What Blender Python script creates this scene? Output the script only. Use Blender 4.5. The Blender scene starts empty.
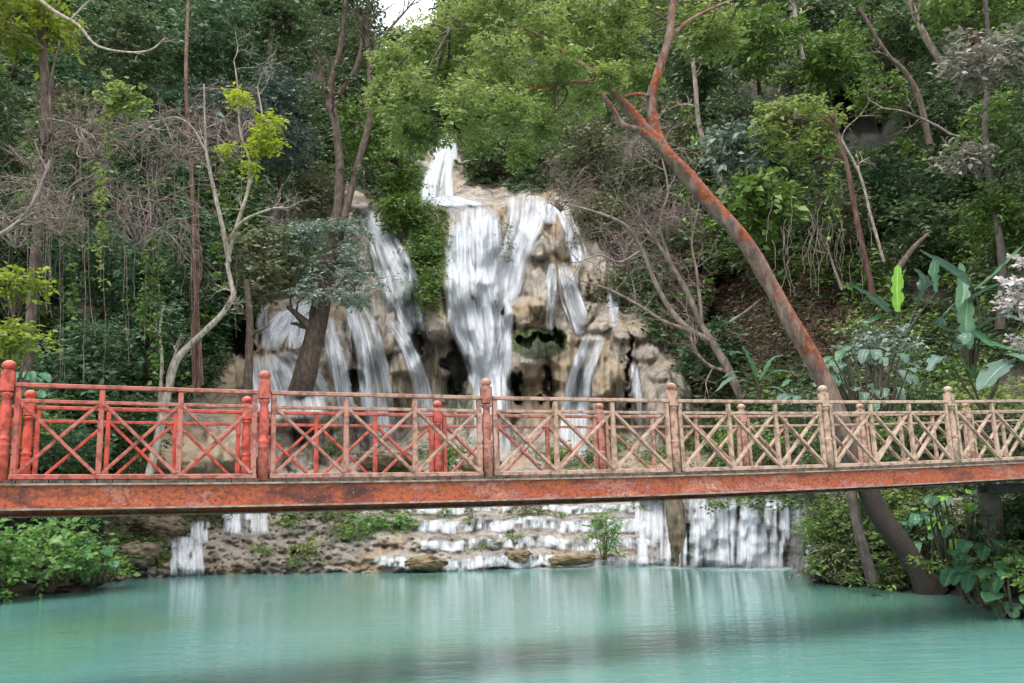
import bpy, math, random
import numpy as np
C = bpy.context.scene.collection
R = math.radians
rng = np.random.default_rng(11)
random.seed(5)
H = 2.0; FPX = 885.0
PITCH, ROLL = R(10.853), R(-1.806)
fw = np.array([0, math.cos(PITCH), math.sin(PITCH)]); rt = np.array([1., 0, 0]); up = np.cross(rt, fw)
rt, up = rt*math.cos(ROLL)+up*math.sin(ROLL), -rt*math.sin(ROLL)+up*math.cos(ROLL)
def at(u, v, Y):
    u = np.asarray(u, float); v = np.asarray(v, float); Y = np.asarray(Y, float)
    d = fw + np.multiply.outer((u-512)/FPX, rt) - np.multiply.outer((v-341.5)/FPX, up)
    return d*(Y/d[..., 1])[..., None] + np.array([0, 0, H])

# ------------------------------------------------------------------ noise
_T = np.random.default_rng(3).random((256, 256))
def vn(x, y, s=0):
    x = np.asarray(x, float)+s*17.3; y = np.asarray(y, float)+s*9.1
    xi = np.floor(x).astype(int); yi = np.floor(y).astype(int); fx = x-xi; fy = y-yi
    fx = fx*fx*(3-2*fx); fy = fy*fy*(3-2*fy)
    a = _T[xi & 255, yi & 255]; b = _T[(xi+1) & 255, yi & 255]; c = _T[xi & 255, (yi+1) & 255]; d = _T[(xi+1) & 255, (yi+1) & 255]
    return (a*(1-fx)+b*fx)*(1-fy)+(c*(1-fx)+d*fx)*fy
def fbm(x, y, s=0, o=4):
    t = 0; a = .5
    for k in range(o): t = t+a*(vn(x*2**k, y*2**k, s+k*3)-.5); a *= .5
    return t
def sst(a, b, x):
    t = np.clip((x-a)/(b-a), 0, 1); return t*t*(3-2*t)

# ------------------------------------------------------------------ objects
def tag(o, label=None, cat=None, group=None, kind=None):
    if label: o['label'] = label
    if cat: o['category'] = cat
    if group: o['group'] = group
    if kind: o['kind'] = kind
    return o
def empty(name, loc, label=None, cat=None, group=None):
    o = bpy.data.objects.new(name, None); C.objects.link(o); o.location = [float(a) for a in loc]
    o.empty_display_size = .2
    return tag(o, label, cat, group)
class MB:
    def __init__(s): s.V = []; s.L = []; s.S = []; s.U = []; s.n = 0
    def add(s, V, F, uv=None):
        V = np.asarray(V, float).reshape(-1, 3); F = np.asarray(F, int)
        s.V.append(V); s.L.append((F+s.n).ravel()); s.S.append(np.full(len(F), F.shape[1])); s.n += len(V)
        s.U.append(np.zeros((len(V), 2)) if uv is None else np.asarray(uv, float).reshape(-1, 2))
        return s
    def grid(s, P, uv=None, wrap=False):
        a, b = P.shape[:2]; i = np.arange(a*b).reshape(a, b)
        if wrap: i = np.concatenate([i, i[:, :1]], 1)
        F = np.stack([i[:-1, :-1], i[:-1, 1:], i[1:, 1:], i[1:, :-1]], -1).reshape(-1, 4)
        return s.add(P, F, uv)
    def build(s, name, mat, parent=None, smooth=True, attrs=None):
        V = np.concatenate(s.V); L = np.concatenate(s.L); S = np.concatenate(s.S); U = np.concatenate(s.U)
        if parent is not None:
            o_ = parent; off = np.zeros(3)
            while o_ is not None: off += np.array(o_.location); o_ = o_.parent
            V = V-off
        me = bpy.data.meshes.new(name)
        me.vertices.add(len(V)); me.vertices.foreach_set('co', V.astype(np.float32).ravel())
        me.loops.add(len(L)); me.loops.foreach_set('vertex_index', L.astype(np.int32))
        me.polygons.add(len(S)); st = np.concatenate([[0], np.cumsum(S)[:-1]])
        me.polygons.foreach_set('loop_start', st.astype(np.int32)); me.polygons.foreach_set('loop_total', S.astype(np.int32))
        me.polygons.foreach_set('use_smooth', np.full(len(S), smooth))
        if U.any():
            uvl = me.uv_layers.new(name='UVMap'); uvl.data.foreach_set('uv', U[L].astype(np.float32).ravel())
        for k, a in (attrs or {}).items():
            at_ = me.attributes.new(k, 'FLOAT', 'POINT'); at_.data.foreach_set('value', np.asarray(a, np.float32).ravel())
        me.update(calc_edges=True); me.validate()
        me.materials.append(mat)
        o = bpy.data.objects.new(name, me); C.objects.link(o)
        if parent is not None: o.parent = parent
        return o
def unit(a): return a/(np.linalg.norm(a, axis=-1, keepdims=True)+1e-9)
def smooth_path(P, n=6):
    P = np.asarray(P, float)
    if len(P) < 3: return np.array([P[0]+(P[1]-P[0])*t for t in np.linspace(0, 1, n)])
    Q = np.vstack([2*P[0]-P[1], P, 2*P[-1]-P[-2]]); out = []
    for i in range(1, len(Q)-2):
        for t in np.linspace(0, 1, n, endpoint=False):
            a, b, c, d = Q[i-1:i+3]
            out.append(.5*((2*b)+(c-a)*t+(2*a-5*b+4*c-d)*t*t+(-a+3*b-3*c+d)*t**3))
    out.append(P[-1]); return np.array(out)
def tube(mb, P, rad, sides=8, bump=0.0):
    P = np.asarray(P, float); n = len(P); rad = np.broadcast_to(rad, (n,)).astype(float)
    T = unit(np.gradient(P, axis=0)); a = np.array([0.3, 1., .2]) if abs(T[0][1]) < .8 else np.array([1., 0, 0])
    N = unit(np.cross(T, a)); B = np.cross(T, N)
    ang = np.linspace(0, 2*math.pi, sides, endpoint=False)
    rr = rad[:, None]*np.ones(sides)
    if bump:
        L = np.cumsum(np.linalg.norm(np.diff(P, axis=0, prepend=P[:1]), axis=1))
        rr = rr*(1+bump*2*fbm(L[:, None]*1.5/ max(rad.max()*4, .1)+0*ang, (np.cos(ang)*1.3+3)[None]+0*L[:, None], int(abs(P[0, 0]*7)) % 9))
    V = P[:, None]+rr[..., None]*(N[:, None]*np.cos(ang)[None, :, None]+B[:, None]*np.sin(ang)[None, :, None])
    mb.grid(V, wrap=True)
    mb.add(V[0], [list(range(sides))]); mb.add(V[-1], [list(range(sides))[::-1]])
def beam(mb, p0, p1, w, h, upv=(0, 0, 1), ch=.12):
    p0 = np.asarray(p0, float); p1 = np.asarray(p1, float); t = unit(p1-p0); s_ = unit(np.cross(t, upv)); u_ = np.cross(s_, t)
    c = min(w, h)*ch; a, b = w/2, h/2
    pr = [(a-c, b), (-(a-c), b), (-a, b-c), (-a, -(b-c)), (-(a-c), -b), (a-c, -b), (a, -(b-c)), (a, b-c)]
    V = np.array([[p+s_*x+u_*y for x, y in pr] for p in (p0, p1)])
    mb.grid(V, wrap=True); mb.add(V[0], [list(range(8))]); mb.add(V[1], [list(range(8))[::-1]])
def lathe(mb, c, prof, n=16):
    ang = np.linspace(0, 2*math.pi, n, endpoint=False)
    V = np.array([[[c[0]+r*math.cos(a), c[1]+r*math.sin(a), c[2]+z] for a in ang] for r, z in prof])
    mb.grid(V, wrap=True)

# ------------------------------------------------------------------ materials
def newmat(name):
    m = bpy.data.materials.new(name); m.use_nodes = True; nt = m.node_tree
    b = nt.nodes['Principled BSDF']; o = nt.nodes['Material Output']
    return m, nt, b, o
def nd(nt, t, **k):
    n = nt.nodes.new(t)
    for a, b in k.items():
        if a in ('operation', 'data_type', 'blend_type', 'attribute_name', 'noise_dimensions', 'feature', 'wave_type', 'bands_direction', 'interpolation_type'): setattr(n, a, b)
        else: n.inputs[a].default_value = b
    return n
def ramp(nt, fac, stops):
    r = nt.nodes.new('ShaderNodeValToRGB'); e = r.color_ramp.elements
    while len(e) < len(stops): e.new(.5)
    for q, (p, c) in zip(e, stops): q.position = p; q.color = (*c, 1) if len(c) == 3 else c
    if fac is not None: nt.links.new(fac, r.inputs[0])
    return r.outputs[0]
def noise(nt, scale, detail=4, vec=None, rough=.6, st=None):
    n = nd(nt, 'ShaderNodeTexNoise', Scale=scale, Detail=detail, Roughness=rough)
    if vec is None:
        g = nt.nodes.new('ShaderNodeNewGeometry'); vec = g.outputs['Position']
    if st:
        mp = nt.nodes.new('ShaderNodeMapping'); mp.inputs['Scale'].default_value = st; nt.links.new(vec, mp.inputs[0]); vec = mp.outputs[0]
    nt.links.new(vec, n.inputs['Vector']); return n.outputs['Fac']
def mix(nt, fac, a, b, mode='MIX'):
    m = nt.nodes.new('ShaderNodeMix'); m.data_type = 'RGBA'; m.blend_type = mode
    for i, x in ((0, fac), (6, a), (7, b)):
        if isinstance(x, (int, float)): m.inputs[i].default_value = x
        elif isinstance(x, tuple): m.inputs[i].default_value = (*x, 1)
        else: nt.links.new(x, m.inputs[i])
    return m.outputs[2]
def math_(nt, op, a, b=0.0, clamp=False):
    m = nt.nodes.new('ShaderNodeMath'); m.operation = op; m.use_clamp = clamp
    for i, x in ((0, a), (1, b)):
        if isinstance(x, (int, float)): m.inputs[i].default_value = x
        else: nt.links.new(x, m.inputs[i])
    return m.outputs[0]
def bump(nt, b, hgt, strength=.5, dist=.02):
    n = nt.nodes.new('ShaderNodeBump'); n.inputs['Strength'].default_value = strength; n.inputs['Distance'].default_value = dist
    nt.links.new(hgt, n.inputs['Height']); nt.links.new(n.outputs[0], b.inputs['Normal'])
def smix(nt, fac, a, b):
    m = nt.nodes.new('ShaderNodeMixShader')
    if isinstance(fac, (int, float)): m.inputs[0].default_value = fac
    else: nt.links.new(fac, m.inputs[0])
    nt.links.new(a, m.inputs[1]); nt.links.new(b, m.inputs[2]); return m.outputs[0]

def leafmat(name, cols, trans=.3, rough=.45, spec=.5):
    m, nt, b, o = newmat(name)
    g = nt.nodes.new('ShaderNodeNewGeometry')
    col = ramp(nt, g.outputs['Random Per Island'], [(i/(len(cols)-1), c) for i, c in enumerate(cols)])
    n = noise(nt, .9, 2)
    col = mix(nt, ramp(nt, n, [(.35, (0, 0, 0)), (.65, (1, 1, 1))]), mix(nt, .35, col, cols[0]), mix(nt, .25, col, cols[-1]))
    nt.links.new(col, b.inputs['Base Color']); b.inputs['Roughness'].default_value = rough; b.inputs['Specular IOR Level'].default_value = spec
    t = nt.nodes.new('ShaderNodeBsdfTranslucent'); nt.links.new(mix(nt, .5, col, (.25, .4, .03), 'MULTIPLY') if False else col, t.inputs[0])
    nt.links.new(smix(nt, trans, b.outputs[0], t.outputs[0]), o.inputs[0]); return m
G = {
 'teal': leafmat('leaf_teal', [(.03, .07, .032), (.07, .14, .06), (.14, .24, .11)]),
 'dark': leafmat('leaf_dark', [(.03, .06, .025), (.075, .125, .045), (.16, .22, .09)]),
 'mid': leafmat('leaf_mid', [(.045, .09, .018), (.11, .2, .035), (.22, .33, .07)]),
 'bright': leafmat('leaf_bright', [(.09, .15, .03), (.21, .29, .06), (.38, .44, .15)], .45, .42, .5),
 'fresh': leafmat('leaf_fresh', [(.06, .15, .03), (.13, .28, .055), (.24, .41, .12)], .4),
 'yellow': leafmat('leaf_yellow', [(.10, .16, .02), (.22, .3, .025), (.4, .42, .05)], .45),
 'lime': leafmat('leaf_lime', [(.22, .32, .02), (.4, .5, .03), (.55, .6, .06)], .5),
 'olive': leafmat('leaf_olive', [(.08, .1, .045), (.16, .18, .085), (.27, .28, .15)]),
 'grey': leafmat('leaf_greygreen', [(.04, .07, .055), (.08, .125, .095), (.15, .2, .16)], .25, .4),
 'pale': leafmat('leaf_pale', [(.12, .15, .1), (.26, .24, .2), (.42, .36, .32)], .25),
 'silver': leafmat('leaf_silver', [(.08, .14, .09), (.2, .28, .2), (.42, .48, .42)], .25, .35),
 'brown': leafmat('leaf_brown', [(.08, .055, .035), (.18, .12, .08), (.32, .24, .17)], .2, .7, .2),
 'white': leafmat('petal_white', [(.35, .3, .28), (.55, .5, .48), (.7, .66, .63)], .3),
}
def bigleafmat(name, c0, c1):
    m, nt, b, o = newmat(name)
    uv = nt.nodes.new('ShaderNodeUVMap'); sx = nt.nodes.new('ShaderNodeSeparateXYZ'); nt.links.new(uv.outputs[0], sx.inputs[0])
    w = nd(nt, 'ShaderNodeTexWave', Scale=6.0, Distortion=.6, Detail=1.0); w.bands_direction = 'Y'; nt.links.new(uv.outputs[0], w.inputs[0])
    rib = math_(nt, 'ABSOLUTE', sx.outputs[0]); ribm = ramp(nt, rib, [(.03, (1, 1, 1)), (.09, (0, 0, 0))])
    col = mix(nt, noise(nt, 3, 4), c0, c1); col = mix(nt, math_(nt, 'MULTIPLY', w.outputs['Fac'], .25), col, c1); col = mix(nt, ribm, col, tuple(min(1, x*1.6) for x in c1))
    nt.links.new(col, b.inputs['Base Color']); b.inputs['Roughness'].default_value = .38; bump(nt, b, w.outputs['Fac'], .3, .01)
    t = nt.nodes.new('ShaderNodeBsdfTranslucent'); nt.links.new(col, t.inputs[0]); nt.links.new(smix(nt, .25, b.outputs[0], t.outputs[0]), o.inputs[0]); return m
BL = {'green': bigleafmat('banana_green', (.03, .1, .04), (.07, .19, .08)), 'lime': bigleafmat('banana_lime', (.12, .32, .03), (.25, .5, .05)),
      'grey': bigleafmat('banana_greygreen', (.045, .105, .07), (.13, .21, .16)), 'taro': bigleafmat('taro_leaf', (.03, .12, .06), (.07, .22, .1))}
def barkmat(name, c0, c1, c2, sc=6, st=(1, 1, .35), patch=None, rough=.85):
    m, nt, b, o = newmat(name)
    col = ramp(nt, noise(nt, sc, 6, st=st), [(.3, c0), (.5, c1), (.72, c2)])
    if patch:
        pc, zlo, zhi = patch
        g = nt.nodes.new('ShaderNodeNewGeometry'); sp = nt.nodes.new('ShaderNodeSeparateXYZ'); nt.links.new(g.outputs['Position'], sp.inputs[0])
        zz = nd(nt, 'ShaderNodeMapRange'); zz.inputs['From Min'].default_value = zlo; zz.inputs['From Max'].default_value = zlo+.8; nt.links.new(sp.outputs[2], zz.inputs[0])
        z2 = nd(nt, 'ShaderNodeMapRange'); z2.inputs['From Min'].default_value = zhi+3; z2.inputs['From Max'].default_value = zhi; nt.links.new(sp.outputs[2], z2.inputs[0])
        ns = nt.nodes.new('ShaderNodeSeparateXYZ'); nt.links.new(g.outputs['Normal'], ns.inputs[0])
        sd_ = math_(nt, 'MULTIPLY', math_(nt, 'ADD', ns.outputs[0], math_(nt, 'MULTIPLY', ns.outputs[2], .8)), .11)   # orange peel patches favour faces turned up and right
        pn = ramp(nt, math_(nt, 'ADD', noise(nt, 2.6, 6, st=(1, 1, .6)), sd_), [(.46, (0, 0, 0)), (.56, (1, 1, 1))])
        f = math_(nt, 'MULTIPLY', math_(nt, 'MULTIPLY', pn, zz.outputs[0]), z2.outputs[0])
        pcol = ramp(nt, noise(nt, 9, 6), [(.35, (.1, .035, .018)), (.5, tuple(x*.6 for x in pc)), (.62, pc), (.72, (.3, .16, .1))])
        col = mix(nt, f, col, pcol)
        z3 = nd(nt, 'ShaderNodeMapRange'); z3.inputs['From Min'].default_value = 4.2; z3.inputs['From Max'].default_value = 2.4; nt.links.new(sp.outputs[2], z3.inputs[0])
        col = mix(nt, math_(nt, 'MULTIPLY', z3.outputs[0], .92), col, (.03, .024, .02))   # trunk blackened towards the foot
    nt.links.new(col, b.inputs['Base Color']); b.inputs['Roughness'].default_value = rough
    bump(nt, b, noise(nt, sc*3, 5, st=st), .8, .03); return m
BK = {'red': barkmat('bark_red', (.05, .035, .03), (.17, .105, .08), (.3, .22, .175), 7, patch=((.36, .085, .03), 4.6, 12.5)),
      'pale': barkmat('bark_pale', (.1, .07, .055), (.33, .27, .22), (.52, .46, .4), 9),
      'brown': barkmat('bark_brown', (.035, .025, .018), (.09, .062, .046), (.18, .135, .105), 8),
      'redbrown': barkmat('bark_redbrown', (.05, .025, .018), (.12, .06, .042), (.22, .13, .1), 6),
      'grey': barkmat('bark_grey', (.08, .06, .05), (.21, .16, .135), (.38, .31, .27), 5),
      'dark': barkmat('bark_dark', (.02, .017, .014), (.055, .045, .038), (.13, .11, .09), 8),
      'moss': barkmat('bark_mossy', (.03, .03, .018), (.075, .065, .04), (.14, .115, .08), 8)}

# worn paint running from red (left) to bare tan timber (right)
def paintmat(name, shift, sat=1.0):
    m, nt, b, o = newmat(name)
    g = nt.nodes.new('ShaderNodeNewGeometry'); sp = nt.nodes.new('ShaderNodeSeparateXYZ'); nt.links.new(g.outputs['Position'], sp.inputs[0])
    x = math_(nt, 'MULTIPLY', math_(nt, 'ADD', sp.outputs[0], 6.0-shift), 1/14.0)
    n1 = noise(nt, 1.6, 3); n2 = noise(nt, 22, 5)
    f = math_(nt, 'ADD', x, math_(nt, 'MULTIPLY', math_(nt, 'SUBTRACT', n1, .5), .35)); f = math_(nt, 'ADD', f, math_(nt, 'MULTIPLY', math_(nt, 'SUBTRACT', n2, .5), .3))
    col = ramp(nt, f, [(0, (.56, .075, .045)), (.16, (.54, .09, .06)), (.3, (.42, .12, .085)), (.44, (.43, .2, .15)), (.6, (.47, .29, .215)), (1, (.49, .34, .25))])
    gr = ramp(nt, noise(nt, 11, 6, st=(1, 1, 1)), [(.40, (.35, .3, .26)), (.54, (1, 1, 1))])
    col = mix(nt, .75, col, gr, 'MULTIPLY')
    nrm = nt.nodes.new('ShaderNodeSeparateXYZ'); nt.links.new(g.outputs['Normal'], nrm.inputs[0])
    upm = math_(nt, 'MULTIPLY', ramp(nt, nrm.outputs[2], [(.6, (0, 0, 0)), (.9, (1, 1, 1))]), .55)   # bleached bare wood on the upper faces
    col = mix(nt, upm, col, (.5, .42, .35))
    nt.links.new(col, b.inputs['Base Color']); b.inputs['Roughness'].default_value = .6
    bump(nt, b, n2, .35, .006); return m
PF = paintmat('worn_paint_front', 0.2); PFR = paintmat('worn_paint_front_rails', -2.2); PRR = paintmat('worn_paint_rear_rails', 1.4); PR = paintmat('worn_paint_rear', 2.3)
def rustmat():
    m, nt, b, o = newmat('rusty_red_steel')
    c = ramp(nt, noise(nt, 1.3, 7, st=(1, 1, 2.2), rough=.72), [(.34, (.09, .022, .015)), (.42, (.3, .06, .03)), (.48, (.55, .12, .028)), (.53, (.38, .07, .035)), (.57, (.5, .2, .16)), (.62, (.58, .15, .04)), (.68, (.6, .36, .3))])
    c = mix(nt, ramp(nt, noise(nt, 26, 5), [(.5, (0, 0, 0)), (.62, (.7, .7, .7))]), c, (.12, .03, .015))
    c = mix(nt, ramp(nt, noise(nt, 45, 2), [(.66, (0, 0, 0)), (.7, (.8, .8, .8))]), c, (.5, .36, .3))
    nt.links.new(c, b.inputs['Base Color']); b.inputs['Roughness'].default_value = .55; bump(nt, b, noise(nt, 40, 4), .4, .004); return m
RUST = rustmat()
def simplemat(name, c0, c1, sc=5, rough=.8, bs=.4, st=None):
    m, nt, b, o = newmat(name); n = noise(nt, sc, 6, st=st)
    nt.links.new(ramp(nt, n, [(.35, c0), (.65, c1)]), b.inputs['Base Color']); b.inputs['Roughness'].default_value = rough; bump(nt, b, n, bs, .02); return m
FLANGE = simplemat('flange_weathered', (.13, .09, .07), (.4, .3, .24), 8, .7)
DECK = simplemat('deck_timber', (.03, .022, .018), (.14, .1, .075), 9)
CONC = simplemat('concrete_dark', (.05, .045, .04), (.13, .115, .1), 4)
STEP = simplemat('concrete_beige', (.35, .26, .2), (.5, .4, .32), 4)

def groundmat():
    m, nt, b, o = newmat('hillside_rock_and_soil')
    def A(n): a = nt.nodes.new('ShaderNodeAttribute'); a.attribute_name = n; return a.outputs['Fac']
    rock = ramp(nt, noise(nt, .55, 6, st=(1, 1, .45), rough=.65), [(.3, (.12, .1, .085)), (.42, (.25, .215, .175)), (.5, (.38, .33, .27)), (.58, (.28, .25, .215)), (.68, (.46, .42, .37)), (.76, (.55, .51, .46))])
    stain = ramp(nt, noise(nt, 1.3, 5, st=(1, 1, .13)), [(.40, (.3, .28, .26)), (.52, (1, 1, 1))])
    rock = mix(nt, .7, rock, stain, 'MULTIPLY')
    rock = mix(nt, math_(nt, 'MULTIPLY', ramp(nt, noise(nt, .25, 3), [(.5, (0, 0, 0)), (.62, (1, 1, 1))]), .5), rock, (.38, .26, .13))
    soil = ramp(nt, noise(nt, 1.5, 6), [(.35, (.014, .014, .009)), (.6, (.05, .038, .025)), (.75, (.1, .07, .045))])
    mossc = ramp(nt, noise(nt, 2.5, 6), [(.35, (.02, .035, .01)), (.65, (.075, .11, .03))])
    rk = math_(nt, 'ADD', A('rock'), math_(nt, 'MULTIPLY', math_(nt, 'SUBTRACT', noise(nt, .8, 4), .5), .6)); rk = ramp(nt, rk, [(.42, (0, 0, 0)), (.58, (1, 1, 1))])
    c = mix(nt, rk, soil, rock)
    ms = math_(nt, 'ADD', A('moss'), math_(nt, 'MULTIPLY', math_(nt, 'SUBTRACT', noise(nt, 1.1, 6), .5), 1.1)); ms = ramp(nt, ms, [(.45, (0, 0, 0)), (.62, (1, 1, 1))])
    c = mix(nt, ms, c, mossc)
    c = mix(nt, A('shade_tone'), c, (.02, .022, .018))  # painted cave and hollow shade, plus the darker bank and curtain rock
    nt.links.new(c, b.inputs['Base Color']); b.inputs['Roughness'].default_value = .75
    h1 = noise(nt, 2.2, 8, st=(1, 1, .35), rough=.7); h1 = math_(nt, 'ADD', h1, math_(nt, 'MULTIPLY', noise(nt, 3.5, 4, st=(1, 1, .1)), .8)); bump(nt, b, h1, .8, .22); return m
GROUND = groundmat()
ROCKM = simplemat('tufa_boulder', (.06, .045, .03), (.25, .19, .13), 3.5, .85, 1.0)
MOSSR = simplemat('mossy_boulder', (.06, .06, .025), (.26, .19, .11), 2.5, .9, 1.0)

def fallmat(name, dens, fx=3.2, fy=.16, soft=.75, lo=.12):
    m, nt, b, o = newmat(name)
    uv = nt.nodes.new('ShaderNodeUVMap'); sx = nt.nodes.new('ShaderNodeSeparateXYZ'); nt.links.new(uv.outputs[0], sx.inputs[0])
    a = nt.nodes.new('ShaderNodeAttribute'); a.attribute_name = 'edge'
    n1 = noise(nt, 1, 5, vec=uv.outputs[0], st=(fx, fy, 1), rough=.65); n2 = noise(nt, 1, 4, vec=uv.outputs[0], st=(fx*3.5, fy*2.2, 1)); n3 = noise(nt, 1, 3, vec=uv.outputs[0], st=(.6, .35, 1))
    s = math_(nt, 'ADD', math_(nt, 'MULTIPLY', n1, .6), math_(nt, 'MULTIPLY', n2, .25)); s = math_(nt, 'ADD', s, math_(nt, 'MULTIPLY', n3, .35))
    al = ramp(nt, s, [(.50-dens, (lo,)*3), (.8-dens, (1, 1, 1))])
    en = math_(nt, 'ADD', a.outputs['Fac'], math_(nt, 'MULTIPLY', math_(nt, 'SUBTRACT', n1, .62), .9), True)
    al = math_(nt, 'MULTIPLY', al, ramp(nt, en, [(0, (0, 0, 0)), (soft, (1, 1, 1))]))
    nt.links.new(ramp(nt, n2, [(.35, (.62, .66, .71)), (.6, (.82, .84, .87))]), b.inputs['Base Color']); b.inputs['Roughness'].default_value = .5
    bump(nt, b, s, .3, .08)
    t = nt.nodes.new('ShaderNodeBsdfTransparent'); tl = nt.nodes.new('ShaderNodeBsdfTranslucent'); tl.inputs[0].default_value = (.7, .73, .78, 1)
    nt.links.new(smix(nt, al, t.outputs[0], smix(nt, .3, b.outputs[0], tl.outputs[0])), o.inputs[0]); return m
FALL = fallmat('falling_water', .04, lo=.12, soft=.95); VEIL = fallmat('falling_water_veil', .04, 4.0, .14); CURT = fallmat('curtain_water', -.01, 3.4, .22, lo=.0); STRAND = fallmat('falling_water_strands', .12, 5.0, .25, 1.0); CASC = fallmat('cascade_water', .0, 3.2, .3, lo=.0); FILM = fallmat('thin_water_film', -.1, 1.6, .9, lo=0.)
FOAM = fallmat('foam', .0, 2.0, 2.0)

def watermat():
    m, nt, b, o = newmat('turquoise_pool_water')
    c = ramp(nt, noise(nt, .13, 3, st=(1, .6, 1)), [(.3, (.105, .215, .135)), (.48, (.11, .27, .24)), (.7, (.17, .33, .33))])
    nt.links.new(c, b.inputs['Base Color']); b.inputs['Roughness'].default_value = .08; b.inputs['IOR'].default_value = 1.42
    h = math_(nt, 'ADD', math_(nt, 'MULTIPLY', noise(nt, 1, 3, st=(1.1, 3.0, 1)), .7), math_(nt, 'MULTIPLY', noise(nt, 1, 3, st=(4, 11, 1)), .2))
    g = nt.nodes.new('ShaderNodeBump'); g.inputs['Strength'].default_value = .35; g.inputs['Distance'].default_value = .06
    nt.links.new(h, g.inputs['Height']); nt.links.new(g.outputs[0], b.inputs['Normal']); return m

# ------------------------------------------------------------------ hillside: depth profiles down the slope at several bearings
K = [(-600, [(-500, 62), (0, 40), (200, 33), (400, 25), (515, 21), (600, 18), (650, 17)]),
     (-60, [(-500, 80), (0, 54), (100, 48), (200, 42), (300, 37), (400, 33), (515, 28), (575, 25.5), (605, 23), (650, 22)]),
     (70, [(-500, 85), (0, 58), (100, 52), (200, 46), (300, 42), (400, 38), (480, 35), (515, 32), (560, 29.5), (590, 28), (650, 27)]),
     (140, [(-500, 90), (0, 62), (100, 56), (200, 50), (300, 46), (400, 42), (480, 39), (515, 38), (545, 36), (569, 34), (650, 33)]),
     (230, [(-500, 100), (0, 70), (100, 64), (200, 57), (300, 51), (350, 49), (400, 46), (450, 44), (500, 41), (528, 38.5), (550, 36), (568, 34.5), (650, 33)]),
     (300, [(-500, 110), (0, 78), (100, 72), (185, 66), (200, 60), (300, 55), (400, 51), (440, 49), (475, 44), (500, 40), (530, 37), (550, 35), (568, 33.5), (650, 33)]),
     (450, [(-500, 120), (0, 88), (100, 78), (150, 72), (196, 66), (205, 59), (250, 56.5), (300, 55), (350, 53.5), (400, 53), (430, 52), (450, 49), (475, 44), (500, 39.5), (650, 32)]),
     (600, [(-500, 118), (0, 84), (100, 74), (180, 64), (200, 60), (250, 57), (320, 54.5), (340, 52.5), (400, 52), (430, 51), (450, 48), (475, 43), (500, 39), (650, 31.5)]),
     (690, [(-500, 100), (0, 68), (100, 62), (200, 55), (300, 51), (350, 49), (400, 47), (430, 45), (450, 43), (475, 38), (497, 33.5), (502, 30.8), (562, 30), (650, 30)]),
     (785, [(-500, 90), (0, 60), (100, 54), (200, 48), (300, 43), (350, 39), (400, 36), (430, 34), (475, 32), (496, 31), (502, 29.8), (562, 29), (650, 28.5)]),
     (815, [(-500, 88), (0, 58), (100, 52), (200, 46), (300, 41), (350, 37), (400, 33), (430, 30), (475, 27), (510, 25), (550, 24), (578, 23), (650, 22.5)]),
     (930, [(-500, 80), (0, 52), (100, 47), (200, 42), (300, 36), (350, 32), (400, 28), (450, 25), (500, 22), (550, 20.7), (590, 19.8), (650, 19)]),
     (1030, [(-500, 75), (0, 46), (100, 41), (200, 36), (300, 30), (350, 27), (400, 24), (450, 21), (500, 18.5), (560, 16.5), (612, 15.2), (660, 15)]),
     (1600, [(-500, 60), (0, 34), (200, 26), (400, 18), (500, 14.5), (620, 12), (650, 12)])]
TERR = [(500, 39.5), (504, 37.6), (512, 37.4), (519, 35.7), (530, 35.5), (538, 34), (548, 33.8), (557, 32.5), (568, 32.2), (650, 31.6)]
BUMPS = [ # u, v, ru, rv, amp (towards the camera positive)
 (438, 305, 21, 40, 2.6), (461, 285, 20, 24, 2.0), (488, 288, 14, 20, 1.6), (474, 225, 28, 44, 1.6), (480, 335, 22, 34, 1.2), (537, 244, 15, 20, 2.4), (541, 282, 17, 40, 2.8),
 (519, 312, 18, 17, 2.2), (524, 355, 23, 32, 2.2), (565, 362, 14, 56, 2.0), (609, 368, 28, 56, 3.0), (650, 388, 22, 46, 2.8), (582, 285, 17, 40, 1.8), (598, 318, 20, 18, 1.6),
 (530, 208, 20, 30, 1.4), (562, 222, 20, 34, 1.0), (503, 228, 8, 50, .9), (359, 200, 14, 14, 2.0), (381, 238, 14, 30, 1.6), (397, 272, 20, 32, 2.2), (407, 246, 8, 24, 1.2),
 (372, 320, 26, 46, 2.2), (401, 366, 20, 48, 3.0), (290, 325, 26, 32, 2.6), (339, 340, 16, 46, 2.4), (290, 384, 54, 48, 3.6), (330, 410, 28, 54, 2.2), (372, 400, 24, 54, 2.0),
 (425, 255, 22, 60, 1.8), (250, 430, 44, 50, 3.0), (210, 452, 32, 40, 2.4), (632, 326, 20, 20, 1.4), (675, 404, 20, 46, 2.0), (487, 410, 24, 44, 1.4), (545, 425, 34, 36, 1.6), (590, 430, 26, 30, 1.6),
 (185, 445, 40, 38, 3.0), (300, 430, 30, 40, 2.0), (430, 425, 26, 34, 1.6),
 (456, 372, 13, 26, -2.8), (516, 388, 9, 14, -3.0), (540, 341, 26, 7, -1.8), (354, 384, 7, 16, -2.5), (243, 335, 18, 24, -5), (417, 345, 9, 18, -2), (593, 290, 3, 22, -1.0), (628, 372, 3, 44, -1.6), (548, 388, 6, 24, -2.0), (620, 300, 12, 14, -1.6),
 (860, 112, 40, 32, -4), (730, 300, 34, 40, -3)]
SOFT = {(474, 225), (381, 238), (397, 272), (480, 335), (290, 325), (530, 208), (562, 222), (461, 285), (488, 288), (372, 320), (582, 285)}
_r = np.random.default_rng(21); DOMES = []
for _ in range(150):
    a_, b_ = _r.uniform(235, 700), _r.uniform(190, 480); q_ = _r.uniform(.7, 1.8); DOMES.append((a_, b_, 11*q_, 32*q_*_r.uniform(.7, 1.5), 1.0*q_*_r.uniform(.4, 1.1)))
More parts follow.
